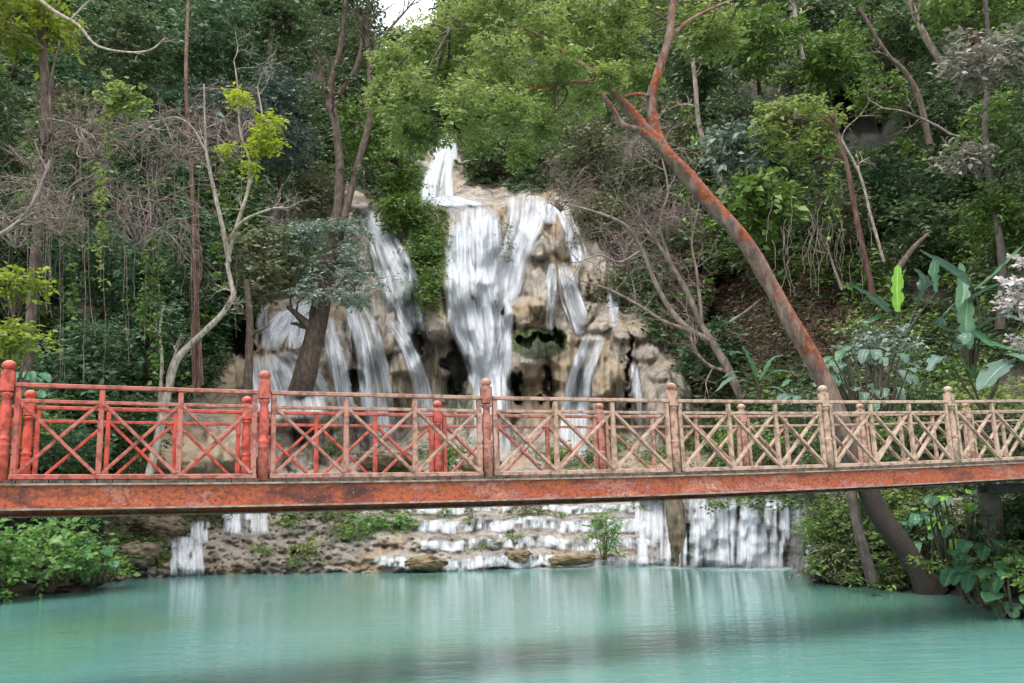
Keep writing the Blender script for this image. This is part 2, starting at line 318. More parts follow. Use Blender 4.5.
KU = np.array([k[0] for k in K], float)
def D(u, v):
    u = np.asarray(u, float); v = np.asarray(v, float); u, v = np.broadcast_arrays(u, v)
    cols = np.stack([np.interp(v, [a for a, b in p], [b for a, b in p]) for _, p in K])
    vw = v+9*fbm(u/22., v/60., 4, 3)+6*fbm(u/70., 0*v, 5, 2)
    terr = np.where(v > 500, np.interp(vw, [a for a, b in TERR], [b for a, b in TERR]), np.interp(v, [400, 500], [53, 39.5]))
    wt = sst(330, 390, u)*sst(700, 640, u)*sst(496, 503, v)
    i = np.clip(np.searchsorted(KU, u)-1, 0, len(K)-2)
    t = np.clip((u-KU[i])/(KU[i+1]-KU[i]), 0, 1); t = t*t*(3-2*t)
    c0 = np.take_along_axis(cols, i[None], 0)[0]; c1 = np.take_along_axis(cols, (i+1)[None], 0)[0]
    d = c0*(1-t)+c1*t
    d = d*(1-wt)+terr*wt
    uw = u+10*fbm(u/26., v/26., 7, 3); vw2 = v+10*fbm(u/26., v/26., 8, 3)
    for a, b, ru, rv, am in BUMPS:
        if (a, b) in SOFT: r2 = ((uw-a)/ru)**2+((vw2-b-3)/rv)**2; d = d-am*np.sqrt(np.clip(1-r2, 0, 1))
        elif am > 0: x = (uw-a)/ru; y = (vw2-b)/rv; d = d-am*(.45*np.sqrt(np.clip(1-x*x, 0, 1))*sst(-1, .5, y)*sst(1, .6, y)+.65*np.sqrt(np.clip(1-x*x-y*y, 0, 1)))
        else: r2 = ((u+26*fbm(u/9., v/12., 17, 3)-a)/ru)**2+((v+30*fbm(u/9., v/16., 18, 3)-b)/rv)**2; d = d-am*sst(0, .45, 1-r2)
    big = np.zeros_like(d)
    for a, b, ru, rv, am in DOMES:      # hanging curtains of tufa: swell downwards, then cut back under
        x = (uw-a)/ru; y = (vw2-b)/rv; g = np.sqrt(np.clip(1-x*x, 0, 1))*sst(-1, .75, y)*sst(1.0, .8, y)
        big = np.maximum(big, am*g)
    d = d-big*sst(228, 250, u)*sst(712, 690, u)*sst(185, 200, v)*sst(500, 470, v)
    rk = sst(215, 265, u)*sst(715, 660, u)*sst(180, 205, v)
    low = sst(490, 512, v)
    sc = d/50.
    fl = fbm(u/4.0, v/50., 2, 3)*1.3+fbm(u/14., v/26., 6, 3)*1.2+np.abs(fbm(u/8., v/40., 9, 3))*-1.8+fbm(u/3., v/5., 19, 2)*.4
    d = d+fl*rk*sc*(1-low*.78)*.9
    d = d+(1-rk)*fbm(u/40., v/30., 12, 5)*2.6*sc*(1-low*.8)+low*(fbm(u/12., v/5., 13, 4)*1.0+fbm(u/5., v/2.4, 14, 4)*.9-np.abs(fbm(u/9., v/3.5, 15, 3))*1.6*sst(420, 330, u))
    return d
D_full = D
def onhill(u, v, off=0.0): return at(u, v, D(u, v)-off)
us = np.concatenate([np.arange(-600, 80, 14), np.arange(80, 830, 1.5), np.arange(830, 1050, 5), np.arange(1050, 1601, 14)])
vs = np.concatenate([np.arange(-480, 140, 12), np.arange(140, 590, 1.5), np.arange(590, 661, 5)])
UU, VV = np.meshgrid(us, vs)
DG = D(UU, VV)
def D(u, v):      # fast lookup on the finished relief
    u = np.clip(np.asarray(u, float), us[0], us[-1]-.01); v = np.clip(np.asarray(v, float), vs[0], vs[-1]-.01); u, v = np.broadcast_arrays(u, v)
    i = np.clip(np.searchsorted(us, u, 'right')-1, 0, len(us)-2); j = np.clip(np.searchsorted(vs, v, 'right')-1, 0, len(vs)-2)
    a = (u-us[i])/(us[i+1]-us[i]); b = (v-vs[j])/(vs[j+1]-vs[j])
    return (DG[j, i]*(1-a)+DG[j, i+1]*a)*(1-b)+(DG[j+1, i]*(1-a)+DG[j+1, i+1]*a)*b
CR = -70+125*np.exp(-((UU-400)/75.)**2)+14*fbm(UU/30., 0*UU, 31, 3)      # crest of the hill
VC = np.maximum(VV, CR); DD = D(UU, VC); P = at(UU, VC, DD); back = np.clip(CR-VV, 0, 600); P[..., 1] += back*.12; P[..., 2] += fbm(UU/20., VV/20., 33, 3)*np.minimum(back, 30)*.05
def rockmask(u, v):
    u = u+14*fbm(u/14., v/14., 41, 3); v = v+22*fbm(u/16., v/16., 42, 3)
    vt = np.interp(u, [120, 150, 180, 215, 236, 300, 335, 345, 378, 386, 445, 452, 505, 570, 588, 610, 640, 668, 700, 712], [480, 425, 402, 380, 316, 292, 270, 190, 196, 212, 212, 192, 188, 190, 222, 262, 318, 345, 390, 480])
    a = sst(118, 140, u)*sst(712, 700, u)*sst(vt-5, vt+7, v)
    a = np.maximum(a, sst(80, 130, u)*sst(822, 800, u)*sst(494, 512, v))
    a = a*1.0
    return np.maximum(a, sst(1, .6, ((u-440)/30)**2+((v-175)/36)**2))
def mossmask(u, v):
    m = 0*u+.06
    for a, b, ru, rv, w in [(425, 262, 24, 55, .9), (540, 343, 36, 20, .85), (416, 190, 30, 30, .9), (455, 395, 22, 30, .55), (615, 290, 30, 30, .5), (640, 330, 30, 20, .4), (690, 400, 30, 60, .5), (505, 235, 9, 40, .45), (300, 250, 60, 40, .8),
                            (160, 545, 60, 24, .45), (530, 520, 40, 12, .5), (400, 520, 60, 20, .5), (560, 445, 90, 16, .35), (330, 460, 80, 16, .3), (730, 500, 60, 6, .4), (470, 470, 60, 14, .3)]:
        m = np.maximum(m, w*sst(1.2, .3, ((u-a)/ru)**2+((v-b)/rv)**2))
    return m
def shade_tone_mask(u, v):  # darkens the colour: shade painted into caves and hollow, darker bank and curtain rock
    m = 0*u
    m = np.maximum(m, .22*sst(375, 330, u)*sst(498, 512, v)*(1-.0*u)); m = np.maximum(m, .5*sst(664, 674, u)*sst(494, 500, v)+.4*sst(636, 645, u)*sst(668, 662, u)*sst(494, 500, v)); m = np.maximum(m, .8*sst(1.2, .6, ((u-862)/44)**2+((v-122)/34)**2))  # left bank and curtain rock darker; last term paints the forest hollow's shade
    for a, b, ru, rv in [(455, 370, 20, 34), (243, 338, 24, 28), (517, 386, 11, 17), (355, 382, 9, 19), (545, 352, 30, 12), (418, 350, 12, 22)]:  # painted shade inside the cave recesses
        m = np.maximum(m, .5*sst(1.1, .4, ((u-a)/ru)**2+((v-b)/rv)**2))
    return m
mb = MB().grid(P)
hill = mb.build('hillside', GROUND, attrs={'rock': rockmask(UU, VV), 'moss': mossmask(UU, VV), 'shade_tone': shade_tone_mask(UU, VV)}); tag(hill, kind='structure')
mb = MB().grid(np.array([[[-400, -400, -2.2], [400, -400, -2.2]], [[-400, 400, -2.2], [400, 400, -2.2]]], float)[:, ::1])
tag(mb.build('ground', simplemat('riverbed', (.06, .05, .035), (.14, .11, .08))), kind='structure')
mb = MB().grid(np.stack(np.meshgrid(np.linspace(-60, 60, 3), np.linspace(-14, 42, 3), indexing='xy')+[np.zeros((3, 3))], -1))
tag(mb.build('water', watermat()), kind='structure')
bk = MB(); xs = np.linspace(-90, 90, 60); ys = np.linspace(-60, -9, 20); X, Y = np.meshgrid(xs, ys); bk.grid(np.stack([X, Y, sst(-9, -13, Y)*2.6-1+fbm(X/6, Y/6, 3)*.8], -1))
tag(bk.build('river_bank', simplemat('bank_soil', (.05, .04, .02), (.13, .1, .06))), kind='structure')

# ------------------------------------------------------------------ waterfalls
WARP = [False]
def ribbon(mb, E, path, off=.18, na=22, step=2.0, ends=(1, 1), seed=0):
    path = np.asarray(path, float); Q = smooth_path(path, 14)
    L = np.concatenate([[0], np.cumsum(np.hypot(*np.diff(Q[:, :2], axis=0).T))]); n = max(4, int(L[-1]/step)); t = np.linspace(0, L[-1], n)
    cu, cv, hw = (np.interp(t, L, Q[:, i]) for i in range(3))
    du, dv = np.gradient(cu), np.gradient(cv); ln = np.hypot(du, dv)+1e-6; nx, ny = -dv/ln, du/ln
    nx = nx*.4-.6*np.sign(dv+1e-9); ny = ny*.4
    s = np.linspace(-1, 1, na); U = cu[:, None]-nx[:, None]*s*hw[:, None]*-1; V = cv[:, None]+ny[:, None]*s*hw[:, None]
    if WARP[0]: V = V-(9*fbm(U/22., V/60., 4, 3)+6*fbm(U/70., 0*V, 5, 2))
    dd = D(U, V); k = 3
    for _ in range(16):   # water hangs smoother than the rock behind it
        pad = np.pad(dd, ((1, 1), (0, 0)), 'edge'); dd = np.minimum(dd, (pad[:-2]+dd+pad[2:])/3+.004)
    for _ in range(2):
        pad = np.pad(dd, ((0, 0), (1, 1)), 'edge'); dd = np.minimum(dd, (pad[:, :-2]+dd+pad[:, 2:])/3)
    P = at(U, V, dd-off); sc = dd/FPX
    m0 = sc.mean(); uv = np.stack([s[None]*hw[:, None]*m0+seed*7.7+cu.mean()*.1, (t[:, None]+0*s)*m0], -1)
    e = 1-np.abs(s)[None]**2.5+0*t[:, None]
    tt = t/L[-1]
    if ends[0]: e = e*sst(0, .05*ends[0]**2, tt)[:, None]
    if ends[1]: e = e*sst(1, 1-.06*ends[1]**2, tt)[:, None]
    mb.grid(P, uv); E.append(e.ravel())
def fall(label, paths, mat=FALL, sd=1.0, cat='waterfall', layers=1, off=.18, ends=(1, 1), group=None, name='waterfall', step=2.0):
    mb = MB(); E = []
    for k in range(layers):
        for i, p in enumerate(paths): ribbon(mb, E, p, off+k*.22, na=max(12, int(max(q[2] for q in p)*1.1)), ends=ends, seed=i+k*5, step=step)
    if sd == 0: return tag(mb.build(name, mat, attrs={'edge': np.concatenate(E)}), label, cat, 'low cascades along the far edge of the pool')
    r = np.random.default_rng(int(paths[0][0][0]*3)); m2 = MB(); E2 = []
    for i, p in enumerate(paths):
        p = np.array(p, float); Q = smooth_path(p, 10); n = len(Q); wmx = p[:, 2].max()
        for _ in range(int(wmx*.75*sd)+6):
            s0 = r.uniform(-1.08, 1.08); a0 = r.uniform(0, .55) if r.random() < .45 else 0.; a1 = min(1, a0+r.uniform(.35, 1.1)); idx = np.linspace(a0*(n-1), a1*(n-1), 9)
            cu = np.interp(idx, np.arange(n), Q[:, 0])+s0*np.interp(idx, np.arange(n), Q[:, 2])+np.cumsum(r.normal(size=9))*.3; cv = np.interp(idx, np.arange(n), Q[:, 1])
            w_ = r.uniform(1.4, 4.6)*min(1.3, .55+wmx/25.); ribbon(m2, E2, np.stack([cu, cv, w_*np.linspace(.7, 1.2, 9)], 1), off+.12+r.uniform(0, .2), na=7, ends=(2.2, 2.2), seed=r.uniform(0, 50), step=max(step, 2.0))
    o = mb.build(name, mat, attrs={'edge': np.concatenate(E)}); tag(o, label, cat, group or ('waterfalls running down the cliff' if cat == 'waterfall' else 'low cascades along the far edge of the pool'))
    m2.build('strands', STRAND, o, attrs={'edge': np.concatenate(E2)}); return o
fall('narrow white waterfall highest on the cliff, under the tree canopy', [[(449, 130, 5), (446, 150, 8), (441, 175, 13), (438, 208, 17)], [(440, 196, 16), (452, 202, 20), (470, 206, 24)]], off=.3)
fall('broad main waterfall fanning over domed rock in the middle of the cliff', [[(474, 200, 25), (473, 245, 26), (474, 285, 28), (480, 320, 27), (487, 355, 19), (492, 400, 15), (492, 470, 18)], [(457, 280, 12), (462, 320, 10), (474, 360, 9), (484, 395, 8)], [(462, 222, 12), (458, 262, 12), (464, 300, 14)], [(488, 215, 12), (492, 255, 10), (484, 300, 13)], [(500, 292, 9), (505, 320, 8), (497, 360, 8), (490, 400, 8)]], sd=1.3)
fall('waterfall arm slanting left beside the golden rock column', [[(531, 192, 17), (527, 222, 16), (515, 255, 13), (506, 290, 12), (500, 315, 8)]])
fall('thin veil of water sliding down the right shoulder of the cliff crest', [[(560, 205, 8), (570, 228, 8), (579, 250, 8), (581, 268, 6)], [(546, 200, 9), (550, 225, 6)]], VEIL)
fall('slender water thread dropping off the golden rock block', [[(553, 262, 4), (551, 295, 5), (550, 332, 4)]], FALL)
fall('zigzag waterfall right of the golden rock, ending behind the bridge rail', [[(563, 262, 5), (570, 290, 9), (578, 318, 8), (582, 336, 6)], [(595, 332, 9), (588, 355, 10), (580, 380, 10), (576, 420, 11), (575, 465, 12)]], layers=1)
fall('small isolated water spout on the far right of the cliff', [[(611, 284, 4), (613, 305, 5), (614, 328, 6)]])
fall('hairline trickle down the rightmost rock buttress', [[(633, 362, 2.5), (637, 390, 3), (640, 430, 3)]])
fall('upper left waterfall spilling beside the orange mossy rock', [[(362, 208, 9), (376, 228, 12), (388, 255, 16), (398, 280, 18), (404, 312, 17)], [(405, 300, 13), (414, 335, 8)]], layers=1)
fall('lower left waterfall curtain running over the tan rock dome', [[(352, 298, 9), (364, 325, 12), (372, 355, 12), (378, 392, 14), (382, 440, 13)], [(392, 318, 9), (410, 350, 6), (421, 385, 6), (426, 430, 8)]])
fall('arched waterfall over the dark left dome beside the thick trunk', [[(312, 305, 10), (292, 314, 14), (277, 332, 12), (270, 352, 8)], [(300, 312, 12), (298, 335, 14), (296, 350, 10)]])
fall('narrow water streak between the thick trunk and the left dome', [[(326, 314, 7), (332, 345, 7), (338, 375, 8), (345, 430, 9)]])
fall('thin leftmost water streak coming out of the dark cave', [[(262, 303, 4), (264, 325, 4), (266, 345, 4)]])
fall('faint film of water on the big rounded rock behind the bridge rail', [[(275, 352, 20), (290, 380, 34), (300, 420, 36)]], VEIL, off=.1, sd=.4)
# lower cascades
def step_fall(label, u0, u1, v0, v1, mat=None, sd=.8, warp=True, cat='cascade'):
    WARP[0] = warp; w_ = (u1-u0)/2; uc = (u0+u1)/2
    fall(label, [[(uc, v0, w_), (uc, (v0+v1)/2, w_), (uc, v1, w_*1.02)]], mat or CASC, sd, cat, off=.14, step=1.2); WARP[0] = False
step_fall('small white cascade dropping into the left side of the pool', 174, 201, 536, 578, CURT, 1.0, False)
step_fall('little cascade on the rocks above the left pool edge', 228, 266, 510, 536, CURT, .8, False)
step_fall('thin cascade just above the small left cascade', 193, 208, 520, 544, CURT, .8, False)
step_fall('upper step cascade just under the middle of the bridge', 412, 505, 503, 513)
step_fall('second step cascade under the middle of the bridge', 420, 500, 518, 532)
step_fall('wide low cascade at the left centre edge of the pool', 368, 505, 556, 569)
step_fall('upper step cascade behind the reedy bush', 545, 650, 503, 513)
step_fall('middle step cascade behind the reedy bush', 505, 590, 518, 532)
step_fall('low step cascade spreading over the ledge in the middle', 520, 650, 537, 550)
step_fall('lowest cascade at the right centre edge of the pool', 495, 645, 556, 569)
step_fall('middle step cascade just left of the tall white one', 606, 646, 518, 533)
step_fall('short step cascade over the ledge under the bridge middle', 425, 515, 538, 549)
step_fall('tall white cascade left of the dark rock pillar', 638, 672, 497, 572, CURT, 1.0, False)
step_fall('widest curtain cascade right of the dark rock pillar', 680, 752, 495, 573, CURT, .8, False)
step_fall('rightmost curtain cascade beside the green bank', 746, 810, 496, 576, CURT, .8, False)
WARP[0] = True
fall('thin film of water gliding over the pale ledges in the middle', [[(520, 500, 150), (520, 535, 150), (520, 568, 150)]], FILM, 0, 'cascade', off=.06, step=1.2); WARP[0] = False
fm = MB(); E = []
for cu_, cv_, w_ in [(775, 565, 34), (716, 562, 36), (648, 562, 26), (186, 571, 18), (440, 569, 70), (570, 567, 80), (730, 566, 90), (760, 569, 60)]:
    c = at(cu_, cv_, 1.0); k = (H-.012)/(H-c[2]); yy = k
    s = np.linspace(-1, 1, 24); t = np.linspace(-1, 1, 12); S, T_ = np.meshgrid(s, t)
    hx = w_*yy/FPX; X = (at(cu_, cv_, yy)[0]+S*hx*1.15); Yq = yy+.2+T_*1.6
    fm.grid(np.stack([X, Yq, np.full_like(X, .012)], -1), np.stack([X, Yq], -1)); E.append((1-np.clip(S**2+T_**2, 0, 1)).ravel()*1.0-.1)
tag(fm.build('foam', FOAM, attrs={'edge': np.concatenate(E)}), 'white foam spread on the pool along the feet of the cascades', 'foam', kind='stuff')

# ------------------------------------------------------------------ foliage
def leaves(mb, C_, L, W=None, dirs=None, upb=.9, r=rng, droop=.25, sprig=5):
    """sprigs: each centre carries `sprig` leaves set alternately along a short axis"""
    N = len(C_); L = np.broadcast_to(L, (N,))
    ax = r.normal(size=(N, 3)); ax[:, 2] = ax[:, 2]*.45-droop
    if dirs is not None: ax = ax*.8+dirs*1.1
    ax = unit(ax); sd = unit(np.cross(ax, [0, 0, 1.])+1e-3)
    L = L*r.uniform(.65, 1.4, N); k = np.arange(sprig); sgn = np.where(k % 2, 1, -1.)
    base = C_[:, None]+ax[:, None]*(k*.42)[None, :, None]*L[:, None, None]
    d = unit(ax[:, None]*.8+sd[:, None]*sgn[None, :, None]*.9+r.normal(size=(N, sprig, 3))*.35)
    n = unit(np.array([0, -.25, upb])+r.normal(size=(N, sprig, 3))*.55)
    s = unit(np.cross(d, n)); n = np.cross(s, d)
    l = (L[:, None]*r.uniform(.65, 1.2, (N, sprig)))[..., None]; w = l*(.24 if W is None else W)
    p0 = base; p1 = base+d*l*.45+s*w+n*l*.06; p2 = base+d*l-n*l*.14; p3 = base+d*l*.45-s*w+n*l*.06
    V = np.stack([p0, p1, p2, p3], 2).reshape(-1, 3)
    mb.add(V, np.arange(len(V)).reshape(-1, 4))
def clumps(mb, cs, rs, per, L, r=rng, flat=.7, W=None, sprig=5):
    for c, q in zip(cs, rs):
        n = max(2, int(per)); d = unit(r.normal(size=(n, 3))); rad = q*r.uniform(.15, 1, (n, 1))**.5
        p = np.asarray(c)+d*rad*[1, 1, flat]
        leaves(mb, p, L, W, d*[1, 1, .4], sprig=sprig, r=r)
def branch(mb, p, d, ln, rad, lvl, tips, r, grav=0., wig=.35, nb=4, sides=5, minr=.006):
    n = 7; P = [np.array(p)]; d = unit(np.array(d, float)); dirs = [d]
    for i in range(n):
        d = unit(d+r.normal(size=3)*wig*.5+np.array([0, 0, grav])); P.append(P[-1]+d*ln/n); dirs.append(d)
    rr = np.linspace(rad, max(rad*.35, minr), n+1); tube(mb, P, rr, sides)
    if lvl > 0:
        for j in range(nb):
            i = int(r.integers(2, n+1)); nd_ = unit(dirs[i]+r.normal(size=3)*.75)
            branch(mb, P[i], nd_, ln*r.uniform(.4, .7), rr[i]*.65, lvl-1, tips, r, grav, wig, nb, max(3, sides-1), minr)
    tips.append(P[-1])
    if lvl == 0: tips.append(P[n//2])
    return P
PXM = 1/FPX
def path3(pts): return smooth_path(np.array([at(u, v, Y) for u, v, Y in pts]), 6)
def tree(u, v, ru, rv, Y, pal, label, leafpx=4.5, dens=1.0, trunk='brown', base=None, group=None, name='tree', nc=None, W=None, seed=None, tpx=5, cat='tree'):
    """crown centred on bearing (u, v) at distance Y; the trunk stands on the hillside"""
    r = np.random.default_rng(int(abs(u*13+v*7+Y))+1 if seed is None else seed)
    s = Y*PXM; Cc = at(u, v, Y); RX, RZ = ru*s, rv*s; RY = min(max(RX, RZ), 4.5)*.8
    bu, bv = base if base else (u+r.uniform(-8, 8), v+rv*1.15)
    B = at(bu, bv, max(Y+.5, float(D(bu, bv))))if base is None else at(bu, bv, base_Y(bu, bv, Y)); B = B-np.array([0, 0, .15]); leafpx = leafpx*r.uniform(1.05, 1.7)
    root = empty(name, B, label, cat, group or 'trees covering the forested slopes')
    tm = MB(); top = Cc+np.array([0, 0, RZ*.35]); mid = (B*.5+Cc*.5)+np.array([r.uniform(-.05, .05)*RX*4, 0, 0])
    path = smooth_path([B, mid, Cc, top], 6); tr = tpx*s/2; tube(tm, path, np.linspace(tr*1.3, tr*.4, len(path)), 8, .12)
    n = nc or int(26+area_(ru, rv)/260)
    dv = unit(r.normal(size=(n, 3))); rad = r.uniform(.25, 1, (n, 1))**.45
    cs = Cc+dv*rad*np.array([RX, RY, RZ])*.85
    rs = r.uniform(.14, .30, n)*(RX+RZ)*.55
    for c in cs[:min(n, 14)]:
        i = int(r.integers(len(path)//2, len(path))); q = path[i]; m = (q+c)/2+r.normal(size=3)*.1*RX
        tube(tm, smooth_path([q, m, c], 4), np.linspace(tr*.45, tr*.12, 9), 5)
    tm.build('trunk', BK[trunk], root)
    cm = MB(); Lf = leafpx*s
    area = math.pi*ru*rv; total = area/(leafpx**2*.4)*5.0*dens; wts = rs**2/ (rs**2).sum()
    for c, q, w in zip(cs, rs, wts): clumps(cm, [c], [q], total*w/5+3, Lf, r, W=W)
    cm.build('crown', G[pal], root); return root
def base_Y(u, v, Y): return Y
def area_(a, b): return math.pi*a*b
def shrub(u, v, ru, rv, Y, pal, label, leafpx=4.5, dens=1.0, name='shrub', W=None, cat='shrub', group=None, vb=None, sprig=5):
    r = np.random.default_rng(int(abs(u*3+v*11+Y))+2); s = Y*PXM; Cc = at(u, v, Y); B = at(u, vb if vb else v+rv, Y)
    root = empty(name, B, label, cat, group or 'shrubs and bushes along the banks and ledges'); RX, RZ = ru*s, rv*s; RY = min(RX, RZ*1.5)
    sm = MB(); n = int(np.clip(ru*rv/40, 6, 30)); dv = unit(r.normal(size=(n, 3))); rad = r.uniform(.3, 1, (n, 1))**.5
    cs = Cc+dv*rad*np.array([RX, RY, RZ])*.85; rs = r.uniform(.2, .36, n)*(RX+RZ)*.6
    for c in cs[:16]: tube(sm, smooth_path([B+[r.normal()*.05, r.normal()*.05, 0], (B*.4+c*.6)+r.normal(size=3)*.05, c], 4), np.linspace(.022, .008, 9), 4)
    sm.build('stem', BK['brown'], root)
    cm = MB(); total = math.pi*ru*rv/(leafpx**2*.4)*2.6*dens; wts = rs**2/(rs**2).sum()
    for c, q, w in zip(cs, rs, wts): clumps(cm, [c], [q], total*w/sprig+3, leafpx*s, r, W=W, sprig=sprig)
    cm.build('foliage', G[pal], root); return root

# ---- background trees: left slope
tree(20, 20, 62, 48, 30, 'yellow', 'yellow-green tree filling the top left corner', 5.5, .75, tpx=6)
tree(125, 45, 66, 55, 44, 'dark', 'dark tree crown right of the top left corner tree', 4.5)
tree(205, 40, 56, 52, 48, 'teal', 'bluish dark tree at the top edge left of the tall forked tree', 4.5)
tree(215, 120, 52, 46, 47, 'grey', 'grey-green tree behind the white bare tree top', 4.5)
tree(275, 120, 42, 70, 47, 'grey', 'tall grey-green tree just right of the white bare tree', 4.5)
tree(290, 30, 46, 44, 50, 'dark', 'dark green tree at the top edge beside the tall forked tree', 4.5)
tree(70, 130, 62, 50, 42, 'olive', 'olive tree behind the tangle of dead twigs on the left', 4.0, .6)
tree(30, 230, 50, 50, 38, 'dark', 'dark tree low on the left edge behind dead branches', 4.5, .8)
tree(100, 260, 52, 52, 38, 'teal', 'deep green tree left of the vine wrapped trunk', 4.5)
tree(150, 330, 48, 46, 39, 'teal', 'deep green low tree between the vine trunk and the leafy vine strand', 4.5)
tree(190, 250, 36, 60, 42, 'teal', 'bluish green tree right behind the vine wrapped trunk', 4.2)
tree(60, 390, 62, 60, 33, 'teal', 'dark glossy bushy tree behind the left end of the bridge', 5, 1.2)
tree(120, 430, 48, 44, 34, 'dark', 'dark bushy tree behind the second left bridge panel', 4.5, 1.1)
tree(265, 262, 36, 40, 44, 'olive', 'olive tree with yellowing leaves left of the thick trunk crown', 4.2)
tree(310, 190, 36, 34, 50, 'olive', 'dull olive tree behind the base of the fork', 4.0)
tree(-40, 130, 60, 120, 34, 'dark', 'dark tree cut off by the left edge of the picture', 5)
# ---- centre background
tree(355, 40, 36, 30, 62, 'dark', 'dark treetop against the sky between the forked trunks', 4, .55)
tree(365, 130, 30, 46, 58, 'mid', 'mid green tree seen between the two forked trunks', 4)
tree(398, 165, 26, 34, 56, 'mid', 'green tree left of the highest waterfall', 4)
tree(400, 210, 20, 26, 55, 'mid', 'small leafy tree hanging over the rock between left and highest waterfalls', 4)
tree(492, 160, 34, 32, 68, 'dark', 'dark tree right of the highest waterfall', 4)
tree(545, 165, 36, 28, 66, 'dark', 'dark tree above the crest of the middle cliff', 4)
tree(480, 90, 60, 44, 74, 'dark', 'far dark tree behind the bright central canopy', 4)
tree(590, 150, 44, 40, 60, 'olive', 'dry olive tree above the right part of the cliff', 3.6, .9)
tree(600, 220, 36, 36, 57, 'olive', 'dry olive tree hanging over the right cliff shoulder', 3.6, .8)
tree(645, 285, 32, 36, 54, 'dark', 'dark shrubby tree right of the small isolated water spout', 4)
tree(660, 140, 40, 60, 56, 'olive', 'pale olive tree behind the fork of the red barked tree', 3.8, .8)
tree(700, 60, 46, 56, 54, 'dark', 'dark tree behind the top of the red barked tree', 4.5)
tree(450, 35, 24, 24, 80, 'mid', 'distant tree right beside the patch of open sky', 3.5, .7)
# ---- right slope
tree(760, 40, 52, 44, 40, 'mid', 'fresh green tree at the top edge right of the red barked tree', 5.5)
tree(735, 150, 30, 40, 42, 'silver', 'blue-green glossy tree close behind the red trunk', 5, .7)
tree(740, 120, 34, 44, 44, 'dark', 'dark tree right of the red barked trunk at mid height', 4.5)
tree(795, 125, 48, 44, 38, 'bright', 'bright leafy tree left of the dark hollow in the forest', 6, .8)
tree(765, 205, 42, 38, 36, 'mid', 'broad leaved bright tree behind the middle of the red trunk', 6, .8, W=.32)
tree(830, 60, 46, 40, 42, 'mid', 'green tree above the dark hollow in the forest', 4.5)
tree(905, 30, 60, 34, 44, 'dark', 'dark tree at the top edge between leaning grey trunks', 4.5)
tree(940, 110, 44, 42, 38, 'dark', 'shaded green tree behind the leaning grey trunks', 4.5)
tree(900, 185, 48, 34, 40, 'teal', 'bluish green tree under the dark hollow', 4.2)
tree(880, 95, 34, 24, 38, 'mid', 'thin green tree hanging into the dark hollow', 4.2, .6)
tree(985, 60, 46, 34, 27, 'pale', 'tree with pale dried leaves in the upper right corner', 5, .5, trunk='grey')
tree(965, 155, 30, 18, 27, 'pale', 'small tree with pinkish white leaves below the pale corner tree', 5, .6, trunk='grey')
tree(1000, 130, 44, 40, 31, 'mid', 'green tree against the right edge under the pale corner tree', 5)
tree(1000, 215, 44, 44, 28, 'mid', 'fresh green tree on the right edge above the banana plants', 5)
tree(930, 230, 44, 36, 36, 'dark', 'dark tree directly above the banana plants', 4.5)
tree(975, 10, 60, 30, 36, 'mid', 'green treetop touching the top right corner', 4.8)
tree(1075, 150, 60, 160, 26, 'dark', 'dark tree cut off by the right edge of the picture', 5)
tree(840, 210, 40, 34, 40, 'olive', 'olive twiggy tree beside the paired thin trunks', 4, .6)
tree(712, 345, 26, 40, 42, 'teal', 'bushy dark green tree between the grey bare tree and red trunk', 4.5)

tree(822, 14, 34, 24, 46, 'dark', 'dark tree at the top edge beside the short white trunk', 4.5)
# ---- undergrowth on the slopes
def under(name, pal, n, ulo, uhi, vlo, vhi, leafpx, label, thr=.35, seed=1, offm=1.2, cond=None):
    r = np.random.default_rng(seed); u = r.uniform(ulo, uhi, n); v = r.uniform(vlo, vhi, n)
    keep = (rockmask(u, v)+.35*(r.random(n)-.5)) < .4
    keep &= (fbm(u/30., v/22., seed+20, 4)+.5) > thr
    if cond is not None: keep &= cond(u, v)
    u, v = u[keep], v[keep]; d = D(u, v)-r.uniform(0, offm, len(u)); p = at(u, v, d)
    m = MB(); leafpx *= 1.25; leaves(m, p[p[:, 2] > .15], leafpx*(d[p[:, 2] > .15])*PXM, r=r)
    tag(m.build(name, G[pal]), label, 'undergrowth', kind='stuff')
notdry = lambda u, v: ~((((u-790)/62)**2+((v-322)/42)**2 < 1) & (np.random.default_rng(8).random(len(u)) < .85))
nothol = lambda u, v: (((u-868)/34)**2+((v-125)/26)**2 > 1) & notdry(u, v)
under('undergrowth', 'teal', 60000, -100, 260, -40, 520, 4.5, 'dense dark undergrowth covering the left slope', .42, 1)
under('undergrowth', 'dark', 60000, 640, 1100, -40, 560, 4.5, 'dense dark undergrowth covering the right slope', .45, 2, cond=nothol)
under('undergrowth', 'dark', 34000, 240, 720, -60, 200, 4.2, 'dark undergrowth along the top of the cliff', .4, 3, cond=lambda u, v: ~((np.abs(u-442) < 26) & (v > 120)) & ~((u > 375) & (u < 436) & (v < 30)))
under('undergrowth', 'mid', 20000, -100, 260, 150, 520, 4.5, 'fresh green creepers dotted over the left slope', .56, 4, 2.0)
under('undergrowth', 'mid', 20000, 700, 1100, -40, 600, 4.5, 'fresh green creepers dotted over the right slope', .56, 5, 2.0, cond=nothol)
under('leaf_litter', 'brown', 9000, 680, 900, 240, 400, 3.4, 'brown dead leaves lying on the bare earth slope', .3, 6, .4)

